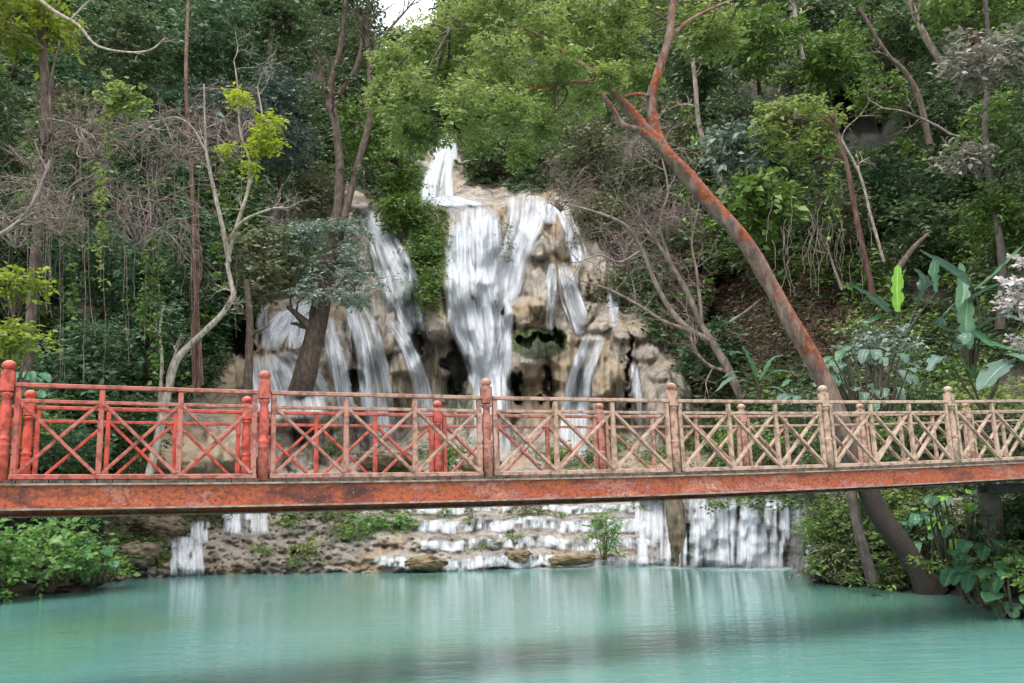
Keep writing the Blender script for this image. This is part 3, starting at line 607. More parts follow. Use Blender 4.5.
# small plants in the rock face
def tufts(name, pal, spots, leafpx, label, n=90, seed=3, W=.2, cat='plants'):
    r = np.random.default_rng(seed); m = MB()
    for u, v, ru, rv in spots:
        k = int(n*ru*rv/400)+8; a = u+r.normal(size=k)*ru*.5; b = v+r.normal(size=k)*rv*.5; d = D(a, b)-r.uniform(.05, .7, k); leaves(m, at(a, b, d), leafpx*d*PXM, W=W, r=r)
    tag(m.build(name, G[pal]), label, cat, kind='stuff')
tufts('creeper', 'mid', [(425, 262, 20, 48), (415, 215, 26, 26), (434, 235, 16, 30), (405, 190, 26, 24), (428, 290, 14, 26), (393, 215, 10, 14)], 4, 'green creepers covering the rock left of the main waterfall', 240, 5)
tufts('creeper', 'olive', [(505, 240, 6, 26), (615, 285, 24, 20), (640, 305, 24, 16), (590, 205, 24, 14), (575, 240, 10, 10)], 3.6, 'dry olive creepers on the right shoulder of the cliff', 160, 6)
tufts('ledge_plants', 'mid', [(445, 452, 26, 10), (555, 455, 20, 9), (390, 462, 20, 10), (610, 446, 30, 12), (655, 455, 20, 10), (340, 445, 14, 8), (590, 462, 40, 8), (700, 440, 26, 16), (740, 445, 30, 16)], 3.6, 'fresh green plants on the ledge seen through the bridge railing', 260, 7)
tufts('creeper', 'mid', [(120, 545, 26, 12), (160, 555, 16, 8), (215, 512, 24, 5), (290, 520, 18, 7), (345, 530, 16, 10), (340, 512, 30, 5), (165, 518, 26, 5), (300, 560, 8, 4), (262, 548, 10, 4)], 3.8, 'green creepers and small ferns over the brown left bank rocks', 260, 28)
tufts('ledge_plants', 'olive', [(150, 540, 22, 10), (120, 525, 20, 8), (215, 520, 16, 5), (345, 528, 20, 8), (470, 508, 6, 8), (170, 525, 30, 6), (640, 508, 20, 4)], 3.6, 'low olive plants on the brown rocks above the left pool edge', 200, 8)

# ------------------------------------------------------------------ named trees in front
def skel(root, limbs, mat, name='trunk', sides=10, bump_=.14, twigs=None):
    m = MB(); tips = []; r = np.random.default_rng(int(abs(limbs[0][0][0][0])))
    for pts, r0, r1 in limbs:
        p = path3(pts); Ym = np.mean([q[2] for q in pts]); tube(m, p, np.linspace(r0, r1, len(p))*Ym*PXM, sides, bump_)
        if twigs:
            for _ in range(twigs[0]):
                i = int(r.integers(len(p)//4 if twigs[3:] else len(p)//2, len(p))); dd = unit(unit(p[min(i+1, len(p)-1)]-p[i-1])+r.normal(size=3)*.7)
                branch(m, p[i], dd, twigs[1]*Ym*PXM*r.uniform(.5, 1.2), r1*.8*Ym*PXM, twigs[2], tips, r, grav=.03)
    m.build(name, BK[mat], root); return tips
# 1 leaning red barked tree on the right bank
Y0 = 19.6
root = empty('leaning_tree', at(930, 592, Y0), 'big leaning tree with peeling orange-red bark rising behind the bridge', 'tree')
red = [([(934, 596, Y0), (908, 555, Y0+.1), (878, 512, Y0+.2), (861, 470, Y0+.2), (838, 415, Y0+.2), (822, 378, Y0+.2), (795, 328, Y0), (768, 282, Y0), (742, 238, Y0-.1), (708, 200, Y0-.2), (684, 172, Y0-.2)], 11.2, 7.4),
       ([(690, 178, Y0-.2), (668, 155, Y0-.3), (650, 134, Y0-.3), (625, 105, Y0-.4), (600, 78, Y0-.5), (572, 58, Y0-.5)], 8, 3.2),
       ([(684, 172, Y0-.2), (660, 142, Y0+.3), (651, 104, Y0+.4), (657, 76, Y0+.4), (668, 40, Y0+.5), (672, 12, Y0+.6), (678, -30, Y0+.6)], 6.5, 3.5),
       ([(662, 150, Y0-.3), (642, 132, Y0-.7), (622, 124, Y0-.9), (610, 105, Y0-1.1), (600, 92, Y0-1.3)], 4.5, 2),
       ([(600, 80, Y0-.5), (575, 83, Y0-.7), (552, 85, Y0-.9), (520, 92, Y0-1.2)], 2.6, 1.2), ([(651, 96, Y0+.4), (636, 94, Y0), (618, 98, Y0-.2)], 2.4, 1.2),
       ([(668, 40, Y0+.5), (690, 20, Y0+1), (720, 5, Y0+1.4), (760, -10, Y0+2)], 2.6, 1.2), ([(572, 58, Y0-.5), (540, 35, Y0-.8), (500, 25, Y0-1), (450, 30, Y0-1.4)], 1.6, .6), ([(600, 80, Y0-.5), (560, 50, Y0), (520, 0, Y0+.5), (480, -20, Y0+1)], 1.5, .6)]
m = MB()
for pts, r0, r1 in red: p = path3(pts); tube(m, p, np.linspace(r0, r1, len(p))*Y0*PXM*np.where(np.arange(len(p)) < 3, 1.25, 1) if len(pts) > 9 else np.linspace(r0, r1, len(p))*Y0*PXM, 14, .22)
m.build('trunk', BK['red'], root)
r = np.random.default_rng(77); bm_ = MB(); cm = MB(); tips = []
crown_spots = [(395, 60, 26), (415, 100, 30), (420, 40, 18), (440, 70, 30), (460, 30, 30), (465, 110, 34), (500, 60, 34), (500, 10, 34), (510, 110, 30), (540, 30, 34), (545, 80, 34), (545, 125, 22), (575, 15, 34), (590, 50, 30), (580, 100, 22), (620, 15, 34), (625, 50, 28),
               (650, 0, 32), (700, 15, 26), (640, 75, 18), (430, 135, 16), (405, 130, 18), (480, 140, 14), (725, 30, 20), (700, 40, 18), (610, 75, 16), (560, 60, 26), (520, 150, 12), (385, 95, 16), (450, 10, 14)]
allp = np.vstack([path3(q[0]) for q in red[1:]])
for (a, b, q) in crown_spots:
    Yc = r.uniform(16.5, 21) if a < 530 else r.uniform(18.0, 23.5); c = at(a, b, Yc); j = np.argmin(((allp-c)**2).sum(1)); tube(bm_, smooth_path([allp[j], (allp[j]+c)/2+r.normal(size=3)*.25, c], 5), np.linspace(.03, .012, 11), 5)
    for _ in range(10):
        c2 = c+unit(r.normal(size=3))*q*.85*r.uniform(.3, 1)*Yc*PXM*np.array([1, 1.4, .9]); tube(bm_, smooth_path([c, (c+c2)/2+r.normal(size=3)*.05, c2], 3), np.linspace(.012, .005, 7), 4)
        clumps(cm, [c2], [q*.62*Yc*PXM], q*.95, 5.6*Yc*PXM, r, W=.25, flat=.9)
bm_.build('branches', BK['brown'], root)['label'] = 'thin brown branches inside the canopy'
cm.build('crown', G['bright'], root)
# small trunk beside it
root = empty('thin_tree', at(872, 580, 19.4), 'thin mossy trunk beside the big leaning trunk on the right bank', 'tree')
skel(root, [([(873, 582, 19.4), (862, 545, 19.5), (853, 500, 19.7), (846, 440, 20), (840, 400, 20.4)], 5.8, 3.6)], 'dark')
# 2 white bare tree
Y0 = 30.
root = empty('bare_white_tree', at(150, 470, Y0), 'pale bare tree with crooked white trunk left of the waterfalls', 'tree')
tips = skel(root, [([(148, 480, Y0), (160, 430, Y0), (168, 392, Y0), (176, 362, Y0), (190, 345, Y0+.1), (205, 331, Y0), (222, 314, Y0), (233, 296, Y0-.1), (231, 282, Y0), (228, 262, Y0), (236, 228, Y0), (248, 190, Y0), (250, 160, Y0)], 4.2, 1.5),
            ([(229, 262, Y0), (222, 225, Y0-.3), (214, 190, Y0-.4), (206, 150, Y0-.6), (205, 118, Y0-.8), (204, 84, Y0-1)], 2.8, .8),
            ([(229, 240, Y0), (242, 222, Y0-.4), (262, 212, Y0-.6), (284, 206, Y0-.8)], 2.2, .8),
            ([(248, 190, Y0), (256, 160, Y0+.2), (262, 120, Y0+.4), (258, 90, Y0+.4)], 1.8, .7),
            ([(205, 150, Y0-.6), (190, 125, Y0-.8), (168, 118, Y0-1), (130, 140, Y0-1.2)], 1.4, .7),
            ([(250, 160, Y0), (240, 130, Y0), (238, 90, Y0), (234, 60, Y0)], 1.5, .6)], 'pale', twigs=(4, 42, 2))
m = MB(); r = np.random.default_rng(5)
for a, b, q in [(262, 132, 12), (256, 148, 9), (270, 122, 9), (240, 100, 7), (238, 94, 5), (225, 150, 5), (275, 145, 6), (250, 165, 5)]:
    clumps(m, [at(a, b, Y0-.2)], [q*Y0*PXM], 46*q/9, 5*Y0*PXM, r)
m.build('foliage', G['lime'], root)['label'] = 'bright lime leaf clusters'
root = empty('sapling', at(160, 392, 31), 'slim pale sapling standing left of the crooked white tree', 'tree')
skel(root, [([(160, 420, 31), (161, 385, 31), (162, 360, 31), (160, 330, 31), (164, 305, 31)], 2.4, .9), ([(168, 400, 31), (168, 375, 31), (175, 355, 31), (180, 340, 31)], 1.8, .8)], 'pale', twigs=(3, 22, 1))
# 3 grey bare tree right of the falls
Y0 = 40.
root = empty('bare_grey_tree', at(745, 405, Y0), 'grey leafless tree leaning left in front of the right cliff', 'tree')
skel(root, [([(752, 420, Y0), (738, 390, Y0), (724, 362, Y0), (712, 342, Y0), (700, 322, Y0), (686, 290, Y0), (672, 266, Y0), (655, 240, Y0), (640, 225, Y0)], 5, 1.4),
            ([(712, 342, Y0), (690, 330, Y0), (672, 312, Y0), (655, 282, Y0), (642, 250, Y0), (625, 225, Y0), (595, 212, Y0), (570, 205, Y0)], 3.6, 1),
            ([(702, 328, Y0), (700, 300, Y0), (696, 268, Y0), (692, 240, Y0), (700, 200, Y0)], 2.2, .8),
            ([(690, 330, Y0), (665, 322, Y0), (640, 306, Y0), (610, 290, Y0), (580, 280, Y0)], 2.2, .8),
            ([(672, 266, Y0), (660, 225, Y0), (668, 190, Y0), (660, 150, Y0)], 1.8, .7), ([(730, 372, Y0), (710, 366, Y0), (695, 350, Y0), (690, 330, Y0)], 2.0, 1.2),
            ([(642, 250, Y0), (620, 262, Y0), (600, 255, Y0), (580, 262, Y0)], 1.4, .6)], 'grey', twigs=(7, 48, 2, 1))
# 4 thick trunk and tall fork
Y0 = 45.
root = empty('forked_tree', at(306, 384, Y0), 'tall dark forked tree with thick red-brown foot before the left falls', 'tree')
skel(root, [([(300, 392, Y0+.5), (306, 370, Y0), (315, 335, Y0), (323, 295, Y0), (328, 262, Y0)], 12.5, 7.5),
            ([(327, 268, Y0), (331, 250, Y0), (338, 210, Y0), (340, 170, Y0), (335, 120, Y0), (330, 90, Y0), (340, 50, Y0), (345, 10, Y0), (350, -40, Y0)], 6.5, 1.8),
            ([(331, 262, Y0), (340, 235, Y0), (350, 195, Y0), (362, 150, Y0), (370, 115, Y0), (369, 60, Y0), (367, 20, Y0), (372, -30, Y0)], 5, 1.6),
            ([(333, 120, Y0), (322, 80, Y0), (318, 50, Y0)], 3, 1.5), ([(338, 95, Y0), (355, 70, Y0), (362, 40, Y0), (358, 10, Y0)], 3, 1.3), ([(369, 60, Y0), (385, 35, Y0), (402, 15, Y0), (415, 0, Y0)], 1.8, .8)], 'brown', twigs=(5, 40, 1), bump_=.2)
m = MB(); r = np.random.default_rng(15)
for a, b, q, kk in [(325, 262, 26, 1), (300, 270, 22, 1), (345, 250, 22, 1), (360, 275, 16, 1), (315, 235, 24, 1), (340, 290, 18, 1), (312, 292, 14, 1), (350, 225, 14, 1), (285, 245, 18, 1), (355, 300, 10, 1)]:
    Yc = Y0+r.uniform(-1.5, 1)
    for _ in range(6): clumps(m, [at(a+r.normal()*q*.45, b+r.normal()*q*.35, Yc+r.normal()*.5)], [q*.42*Yc*PXM], q*1.5, 4.4*Yc*PXM, r, W=.2)
m.build('crown', G['silver'], root)['label'] = 'low grey-green leafy crown hanging in front of the trunk'
m = MB()
for a, b, q in [(330, 20, 26), (365, 30, 16), (350, 75, 14), (310, 50, 22), (355, -5, 20), (385, 60, 12), (318, 90, 18), (350, 170, 12)]:
    for _ in range(4): clumps(m, [at(a+r.normal()*q*.5, b+r.normal()*q*.4, Y0)], [q*.4*Y0*PXM], q*.9, 4*Y0*PXM, r)
m.build('foliage', G['dark'], root)
root = empty('thin_tree', at(248, 392, 42), 'short brown trunk by the cave left of the thick forked tree', 'tree')
skel(root, [([(247, 400, 42), (249, 360, 42), (250, 320, 42), (246, 280, 42)], 5, 3)], 'brown', twigs=(3, 20, 1))
# 6 tall left trunks
root = empty('tall_tree', at(28, 380, 30), 'tall brown trunk near the left edge standing in dead twigs', 'tree')
skel(root, [([(24, 400, 30), (30, 340, 30), (35, 260, 30), (42, 180, 30), (46, 100, 30), (42, 40, 30), (40, -30, 30)], 5.5, 4.5), ([(40, 190, 30), (52, 150, 29), (50, 90, 29), (60, 40, 29)], 2, 1)], 'brown', twigs=(5, 60, 2, 1))
root = empty('vine_wrapped_tree', at(196, 380, 34), 'straight trunk wrapped in hanging reddish vines behind the white tree', 'tree')
skel(root, [([(198, 395, 34), (197, 340, 34), (196, 280, 34), (194, 220, 34), (190, 150, 34), (186, 80, 34), (188, 10, 35), (190, -30, 35)], 3.0, 1.6)]+[([(198+dx, 385, 33.8), (196+dx*.6, 320, 33.7), (197-dx, 260, 33.7), (194+dx, 200, 33.8)], .9, .7) for dx in (-5, -3, 3, 5)], 'redbrown')
# dead twig thickets and hanging vines
for k, (cu_, cv_, q, Yc, lab) in enumerate([(60, 165, 55, 27, 'tangle of dead grey branches around the tall left trunk'), (140, 190, 50, 28, 'arching mass of dead twigs left of the vine wrapped trunk'), (15, 200, 40, 26, 'bare grey branches reaching in from the left edge'), (180, 110, 40, 31, 'fan of dead twigs beside the white tree top'), (95, 110, 40, 28, 'dead branches under the yellow-green corner tree'), (235, 110, 34, 33, 'cloud of fine dead twigs around the top of the white tree'), (625, 225, 34, 44, 'pale dry twigs in front of the olive trees over the right cliff'), (560, 175, 30, 50, 'dry twiggy shrub above the cliff crest'), (670, 190, 34, 40, 'grey twig tangle behind the red trunk'), (650, 120, 30, 30, 'fine grey twigs hanging under the fork of the red tree')]):
    r = np.random.default_rng(40+k); m = MB(); tp = []; s = Yc*PXM; b0 = at(cu_, cv_+q*1.2, Yc)
    root = empty('dead_shrub', b0, lab, 'dead shrub')
    for j in range(17):
        a = at(cu_+r.uniform(-.5, .5)*q, cv_+r.uniform(.2, 1.1)*q, Yc+r.uniform(-1, 1)); dd = np.array([r.normal()*1.1, r.normal()*.4, r.uniform(.1, 1.2)])
        branch(m, a, dd, q*s*r.uniform(.8, 1.5), .024, 2, tp, r, grav=-.07, wig=.45, nb=5, sides=4, minr=.006)
        tube(m, smooth_path([b0, (b0+a)/2+r.normal(size=3)*.2, a], 4), .03, 4)
    m.build('branches', BK['grey'], root)
root = empty('bare_branch', at(-30, 60, 26), 'long bare branch crossing the upper left foliage', 'branch')
skel(root, [([(20, -20, 26), (50, 8, 26), (78, 25, 26), (96, 45, 26), (125, 52, 26), (150, 50, 26), (165, 38, 26)], 2, .8), ([(70, 20, 26), (90, 0, 26), (110, -15, 26)], 1.2, .8)], 'pale', twigs=(2, 30, 1))
root = empty('bare_branch', at(-30, 250, 24), 'thick grey branch sloping in from the left edge above the yellow-green leaves', 'branch')
skel(root, [([(-30, 250, 24), (5, 232, 24), (25, 215, 24), (40, 190, 24), (50, 160, 24)], 3, 1.5)], 'grey', twigs=(6, 40, 2, 1))
r = np.random.default_rng(9); m = MB()
for _ in range(50):
    a = r.choice([r.uniform(0, 250), r.normal(150, 35), r.normal(60, 30)]); v0 = r.uniform(90, 260); v1 = v0+r.uniform(50, 190); Yc = r.uniform(28, 38); n = 9
    vv = np.linspace(v0, min(v1, 385), n); uu = a+np.cumsum(r.normal(size=n)*1.1); tube(m, at(uu, vv, Yc+np.cumsum(r.normal(size=n)*.04)), r.uniform(.006, .016), 4)
for _ in range(26):
    a = r.uniform(760, 880); v0 = r.uniform(190, 240); n = 8; vv = np.linspace(v0, v0+r.uniform(30, 80), n); tube(m, at(a+np.cumsum(r.normal(size=n)*2.2), vv, 34), .012, 4)
tag(m.build('hanging_vines', BK['grey']), 'thin dry vines hanging in curtains through the left forest', 'vines', kind='stuff')
def leafvine(pts, Yc, pal, label, n, w, leafpx):
    r = np.random.default_rng(n); Q = smooth_path(np.array([(a, b, Yc) for a, b in pts], float), 8); root = empty('leafy_vine', at(Q[-1, 0], Q[-1, 1], Yc), label, 'vine')
    m = MB(); tube(m, at(Q[:, 0], Q[:, 1], Yc), .015, 5); m.build('stem', BK['brown'], root)
    i = r.integers(0, len(Q), n); m = MB(); leaves(m, at(Q[i, 0]+r.normal(size=n)*w, Q[i, 1]+r.normal(size=n)*4, Yc-r.uniform(0, .4, n)), leafpx*Yc*PXM, W=.36, r=r, sprig=3); m.build('leaves', G[pal], root)
leafvine([(112, 78), (116, 105), (108, 120), (104, 170), (98, 200), (102, 240), (100, 285)], 26, 'bright', 'bright leafy vine dangling down the dark left slope', 130, 3, 5.5)
leafvine([(128, 85), (122, 92), (118, 100), (130, 104), (140, 108)], 26, 'bright', 'bright leaf cluster at the head of the dangling vine', 110, 9, 6.5)
leafvine([(157, 260), (156, 290), (158, 330), (155, 375)], 30, 'mid', 'short green vine hanging above the slim sapling', 90, 3, 5)
leafvine([(28, 120), (32, 160), (26, 200), (30, 245)], 28, 'mid', 'green vine hanging in front of the tall trunk by the left edge', 80, 4, 5)
leafvine([(72, 200), (70, 240), (76, 280), (72, 320)], 28, 'mid', 'green vine hanging below the left dead twig tangle', 90, 5, 5)
leafvine([(146, 230), (150, 270), (144, 300), (148, 330)], 30, 'mid', 'green vine hanging left of the vine wrapped trunk', 90, 5, 5)
leafvine([(222, 170), (226, 215), (220, 250), (222, 290)], 33, 'mid', 'green vine hanging just left of the white bare trunk', 80, 5, 4.6)
leafvine([(690, 110), (694, 150), (688, 190), (692, 225)], 30, 'mid', 'green vine hanging behind the fork of the red barked tree', 70, 5, 5)
leafvine([(835, 150), (830, 185), (836, 215), (832, 240)], 33, 'mid', 'green vine hanging beside the paired thin trunks', 70, 5, 5)
# right forest trunks
RT = [('paired thin reddish trunk right of the red leaning tree', [(874, 300, 36), (866, 262, 36), (856, 215, 36), (848, 170, 36), (838, 135, 36), (832, 115, 36)], 3.2, 2.2, 'redbrown'),
      ('slim pale trunk beside the paired reddish trunk', [(884, 262, 35), (872, 220, 35), (860, 175, 35), (842, 140, 35)], 1.7, 1.1, 'pale'),
      ('leaning grey trunk crossing the upper right forest', [(968, 98, 38), (950, 75, 38), (930, 45, 38), (915, 15, 38), (905, -20, 38)], 4.2, 3, 'grey'),
      ('second leaning trunk near the top right corner', [(985, 50, 36), (965, 22, 36), (945, -10, 36)], 4, 3, 'redbrown'),
      ('crooked pale branch tree over the dark hollow', [(930, 145, 34), (918, 95, 34), (905, 72, 34), (888, 55, 34), (872, 30, 34), (858, 5, 34)], 3.4, 1.6, 'brown'),
      ('long curved bare branch under the dark hollow', [(980, 138, 33), (955, 136, 33), (935, 125, 33), (905, 112, 33), (880, 108, 33)], 1.8, .9, 'grey'),
      ('pale straight trunk behind the fork of the red tree', [(735, 215, 50), (715, 165, 50), (700, 130, 50), (695, 80, 50), (690, 30, 50)], 3.2, 2.2, 'grey'),
      ('short white trunk at the top right of centre', [(803, 60, 40), (797, 30, 40), (794, 5, 40)], 2.6, 2, 'pale'),
      ('dark trunk behind the banana plants', [(1000, 330, 27), (1002, 260, 27), (990, 180, 28), (985, 120, 29), (990, 60, 30), (985, 0, 30)], 4.5, 2.2, 'dark'),
      ('fallen red-brown log on the slope above the banana plants', [(896, 272, 33), (908, 255, 33.4), (918, 243, 33.8), (928, 234, 34.4)], 3.6, 1.8, 'brown'),
      ('dead stick leaning on the bare earth slope', [(730, 322, 38), (745, 312, 38), (760, 300, 38)], 1.6, 1, 'grey'),
      ('grey sapling standing on the bare earth slope', [(842, 290, 35), (832, 262, 35), (826, 240, 35)], 1.5, 1, 'grey')]
for lab, pts, a, b, mt in RT:
    lg = 'log' in lab or 'stick' in lab
    root = empty('log' if lg else 'thin_tree', at(*pts[0]), lab, 'log' if lg else 'tree'); skel(root, [(pts, a, b)], mt, twigs=None if lg else (3, 36, 1), sides=8)

# ------------------------------------------------------------------ broad-leaved plants
def blade(mb, P, L_w, fold=.25, tears=0, r=rng, heart=False):
    P = smooth_path(P, 7); n = len(P); T = unit(np.gradient(P, axis=0)); S = unit(np.cross(T, [0, -.35, 1.])+1e-4); N = np.cross(S, T)
    t = np.linspace(0, 1, n); w = L_w*(np.sin(np.pi*np.clip(t*.93+.06, 0, 1))**.6 if not heart else np.clip(1.25*np.sqrt(np.clip(t+.03, 0, 1))*(1-t)**.55*1.3, 0, 2)); w[-1] = .001
    s = np.linspace(-1, 1, 9); wv = 1+(.06*r.normal(size=(n, 9))-(.38*(r.random((n, 9)) < .22) if not heart else 0))*(np.abs(s) > .8)
    V = P[:, None]+S[:, None]*(s[None, :, None]*(w[:, None]*wv)[..., None])+N[:, None]*(np.abs(s)[None, :, None]*w[:, None, None]*fold+r.normal(size=(n, 9, 1))*.015*L_w*3)
    Ln = np.linalg.norm(P[-1]-P[0]); uv = np.stack([s[None]+0*t[:, None], t[:, None]*Ln*1.2+0*s], -1)
    mb.grid(V, uv)
def n_shift(l): return len(l) > 7
def bigplant(name, label, cat, B, lst, mats):
    """lst: (path of (u, v, Y), half width px, material key, heart)"""
    root = empty(name, at(*B), label, cat); r = np.random.default_rng(int(B[0])); sm = MB()
    for pts, w, mk, *h in lst:
        p = [at(*q) for q in pts]; b = at(*B); Ym = pts[0][2]
        b = b*.35+p[0]*.65+np.array([r.normal()*.06, .1, -.25-.3*abs(p[0][2]-b[2])]) if n_shift(lst) else b; tube(sm, smooth_path([b, (b*.45+p[0]*.55)+r.normal(size=3)*.04, p[0]], 5), np.linspace(.03, .014, 11), 6)
        m = MB(); blade(m, p, w*Ym*PXM, r=r, heart=bool(h)); m.build('leaf', BL[mk], root)
    sm.build('stem', BK['moss'], root)
Yb = 24.
bigplant('banana_plant', 'banana plant with upright lime leaf and broad grey leaves on the right slope', 'banana plant', (905, 335, Yb), [
    ([(898, 312, Yb), (897, 288, Yb), (898, 264, Yb)], 6.5, 'lime'), ([(888, 312, Yb), (872, 298, Yb-.6), (846, 283, Yb-1)], 8, 'grey'), ([(920, 300, Yb), (925, 282, Yb-.3), (914, 268, Yb-.5)], 8, 'grey'),
    ([(936, 292, Yb), (934, 274, Yb), (936, 256, Yb)], 5, 'green'), ([(900, 318, Yb), (880, 318, Yb-.5), (862, 326, Yb-.8)], 6, 'green')], 0)
Yb = 22.
bigplant('banana_plant', 'tall banana plant with long arching blue-grey leaves near the right edge', 'banana plant', (972, 385, Yb), [
    ([(970, 285, Yb), (948, 268, Yb-.8), (920, 250, Yb-1.2)], 8, 'grey'), ([(975, 290, Yb), (1000, 270, Yb-.3), (1024, 245, Yb-.6)], 7, 'green'), ([(968, 300, Yb), (1000, 285, Yb-.8), (1030, 290, Yb-1)], 8, 'grey'),
    ([(960, 320, Yb), (964, 290, Yb+.4), (960, 262, Yb+.6)], 7, 'green'), ([(975, 330, Yb), (1000, 318, Yb-.6), (1030, 322, Yb-1)], 8, 'grey'), ([(965, 335, Yb), (940, 325, Yb-.6), (958, 300, Yb-1)], 6, 'grey'),
    ([(968, 325, Yb), (990, 345, Yb-.5), (1022, 352, Yb-1)], 9, 'green'), ([(968, 300, Yb), (966, 325, Yb-.4), (970, 350, Yb-.5)], 8, 'green')], 0)
Yb = 19.
bigplant('banana_plant', 'banana plant with wide drooping leaves just above the right bridge rail', 'banana plant', (985, 415, Yb), [
    ([(1010, 360, Yb), (996, 372, Yb-.4), (978, 392, Yb-.7)], 12, 'grey'), ([(1005, 355, Yb), (1022, 358, Yb-.4), (1042, 372, Yb-.6)], 11, 'grey'), ([(958, 350, Yb), (962, 345, Yb-.3), (968, 332, Yb-.3)], 10, 'grey', 1),
    ([(950, 360, Yb), (938, 358, Yb-.3), (928, 372, Yb-.5)], 8, 'grey'), ([(975, 378, Yb), (968, 370, Yb-.2), (945, 362, Yb-.3)], 7, 'green')], 0)
Yb = 33.
bigplant('banana_plant', 'small banana plant with one upright leaf between the grey tree and red trunk', 'banana plant', (758, 402, Yb), [
    ([(757, 378, Yb), (750, 362, Yb), (742, 345, Yb)], 5, 'green'), ([(758, 382, Yb), (775, 372, Yb-.4), (795, 372, Yb-.6)], 4, 'grey'), ([(755, 385, Yb), (735, 378, Yb-.4), (715, 392, Yb-.6)], 5, 'grey'), ([(756, 380, Yb), (738, 372, Yb), (722, 378, Yb)], 4, 'green'), ([(760, 380, Yb), (772, 360, Yb), (785, 355, Yb)], 3.5, 'green'), ([(760, 390, Yb), (775, 388, Yb-.4), (788, 396, Yb-.5)], 5, 'grey')], 0)
def fan(u, v, Yc, n, lpx, wpx, mk, label, name='broad_leaf_plant', cat='plant', B=None, seed=1, spread=1.0, heart=True):
    r = np.random.default_rng(seed); lst = []
    for k in range(int(n*1.9)):
        a = r.uniform(-math.pi, math.pi); q = r.uniform(.2, 1)**.6*spread; x = u+math.cos(a)*q*lpx*2.2; y = v+math.sin(a)*q*lpx*1.6
        dx = math.cos(a)*lpx*.6+r.normal()*3; dy = abs(r.normal())*lpx*.5+lpx*.25; yc = Yc+r.normal()*.5
        lst.append(([(x, y, yc), (x+dx*.5, y+dy*.3, yc-.12), (x+dx, y+dy, yc-.2)], wpx*r.uniform(.7, 1.15), mk if r.random() < .75 else ('green' if mk != 'green' else 'lime'), *([1] if heart else [])))
    bigplant(name, label, cat, B or (u, v+lpx*2.5, Yc), lst, 0)
fan(868, 372, 21.5, 26, 13, 6, 'grey', 'grey-leaved bushy plant behind the right bridge posts', B=(872, 412, 21.5), seed=4, spread=1.5)
fan(985, 560, 17.0, 20, 15, 8.5, 'taro', 'big heart-leaved plant hanging over the water at the right bank', B=(990, 600, 16.6), seed=5)
fan(1018, 580, 15.6, 12, 16, 9, 'taro', 'heart-leaved plant cut by the lower right edge', B=(1020, 612, 15.4), seed=6)
fan(960, 515, 18.0, 18, 13, 6, 'green', 'tall leafy plant under the right end of the bridge', B=(962, 560, 18.0), seed=7, spread=1.3)
fan(925, 530, 20.2, 12, 12, 5.5, 'taro', 'leafy plant right behind the foot of the big leaning trunk', B=(930, 570, 20.0), seed=8)
fan(808, 392, 23.5, 10, 11, 4.5, 'grey', 'drooping silver leaf cluster left of the leaning trunk above the rail', B=(812, 425, 23.5), seed=9, heart=False)
fan(20, 385, 27., 8, 12, 6, 'taro', 'broad leaved plant behind the leftmost bridge post', B=(22, 420, 27), seed=10)
fan(90, 555, 27.5, 10, 10, 6, 'taro', 'round dark leaves at the right end of the left bank bush', B=(92, 580, 27.5), seed=12)
root = empty('flowering_branch', at(1060, 330, 14), 'branch of white blossoms poking in from the right edge', 'branch')
m = MB(); tube(m, path3([(1070, 345, 14), (1045, 320, 14), (1020, 290, 14)]), .02, 6); tube(m, path3([(1045, 320, 14), (1025, 318, 14), (1015, 335, 14)]), .012, 5); m.build('branch', BK['brown'], root)
m = MB(); r = np.random.default_rng(2)
for a, b, q in [(1018, 283, 6), (1011, 297, 5), (1020, 306, 6), (1024, 340, 7), (1027, 262, 5), (1012, 305, 4)]: clumps(m, [at(a, b, 14)], [q*14*PXM], 20, 6*14*PXM, r, W=.42)
m.build('blossoms', G['white'], root)

# shrubs
shrub(50, 548, 58, 32, 26.5, 'fresh', 'bright green bush hanging over the pool on the left bank', 6.5, 1.3, W=.3, vb=592)
shrub(-10, 560, 36, 40, 24.5, 'fresh', 'bright bush cut by the lower left edge', 7, 1.2, W=.3, vb=600)
shrub(105, 562, 32, 18, 28.5, 'mid', 'green bush at the tip of the left bank', 6, 1.2, W=.32, vb=582)
shrub(385, 528, 44, 15, 35.6, 'fresh', 'green bush on the rocks under the bridge left of the cascades', 4.6, 1.2, W=.28)
shrub(308, 553, 20, 10, 34.2, 'bright', 'small bright bush on the low rock shelf by the pool', 4.4, 1.1, vb=566)
shrub(525, 517, 26, 13, 36.2, 'olive', 'rounded olive bush between the stepped cascades', 3.2, 1.3)
shrub(493, 543, 13, 5, 33.6, 'olive', 'low dry tuft on the middle cascade step', 3, 1)
shrub(604, 528, 17, 26, 31.8, 'fresh', 'upright feathery bush standing at the pool edge before the cascades', 4.2, 1.6, W=.14, vb=560)
shrub(845, 525, 48, 34, 22.6, 'mid', 'dense fern-like bush on the right bank beside the cascade', 4.6, 1.5, W=.2, vb=578)
shrub(835, 562, 42, 20, 22.2, 'olive', 'low fern mass trailing into the water on the right bank', 4.4, 1.5, W=.2, vb=582)
shrub(905, 505, 36, 26, 21.5, 'bright', 'bright leafy bush right behind the big leaning trunk under the bridge', 5.5, 1.2, vb=545)
shrub(900, 560, 26, 22, 20.6, 'mid', 'green bush between the thin mossy trunk and the leaning trunk', 4.6, 1.3, vb=585)
shrub(985, 525, 44, 36, 17.8, 'dark', 'dark shaded bush below the right end of the bridge', 5, 1.1, vb=590)
shrub(835, 500, 30, 16, 24.5, 'olive', 'olive bush at the top of the right bank touching the bridge girder', 4.4, 1.2)
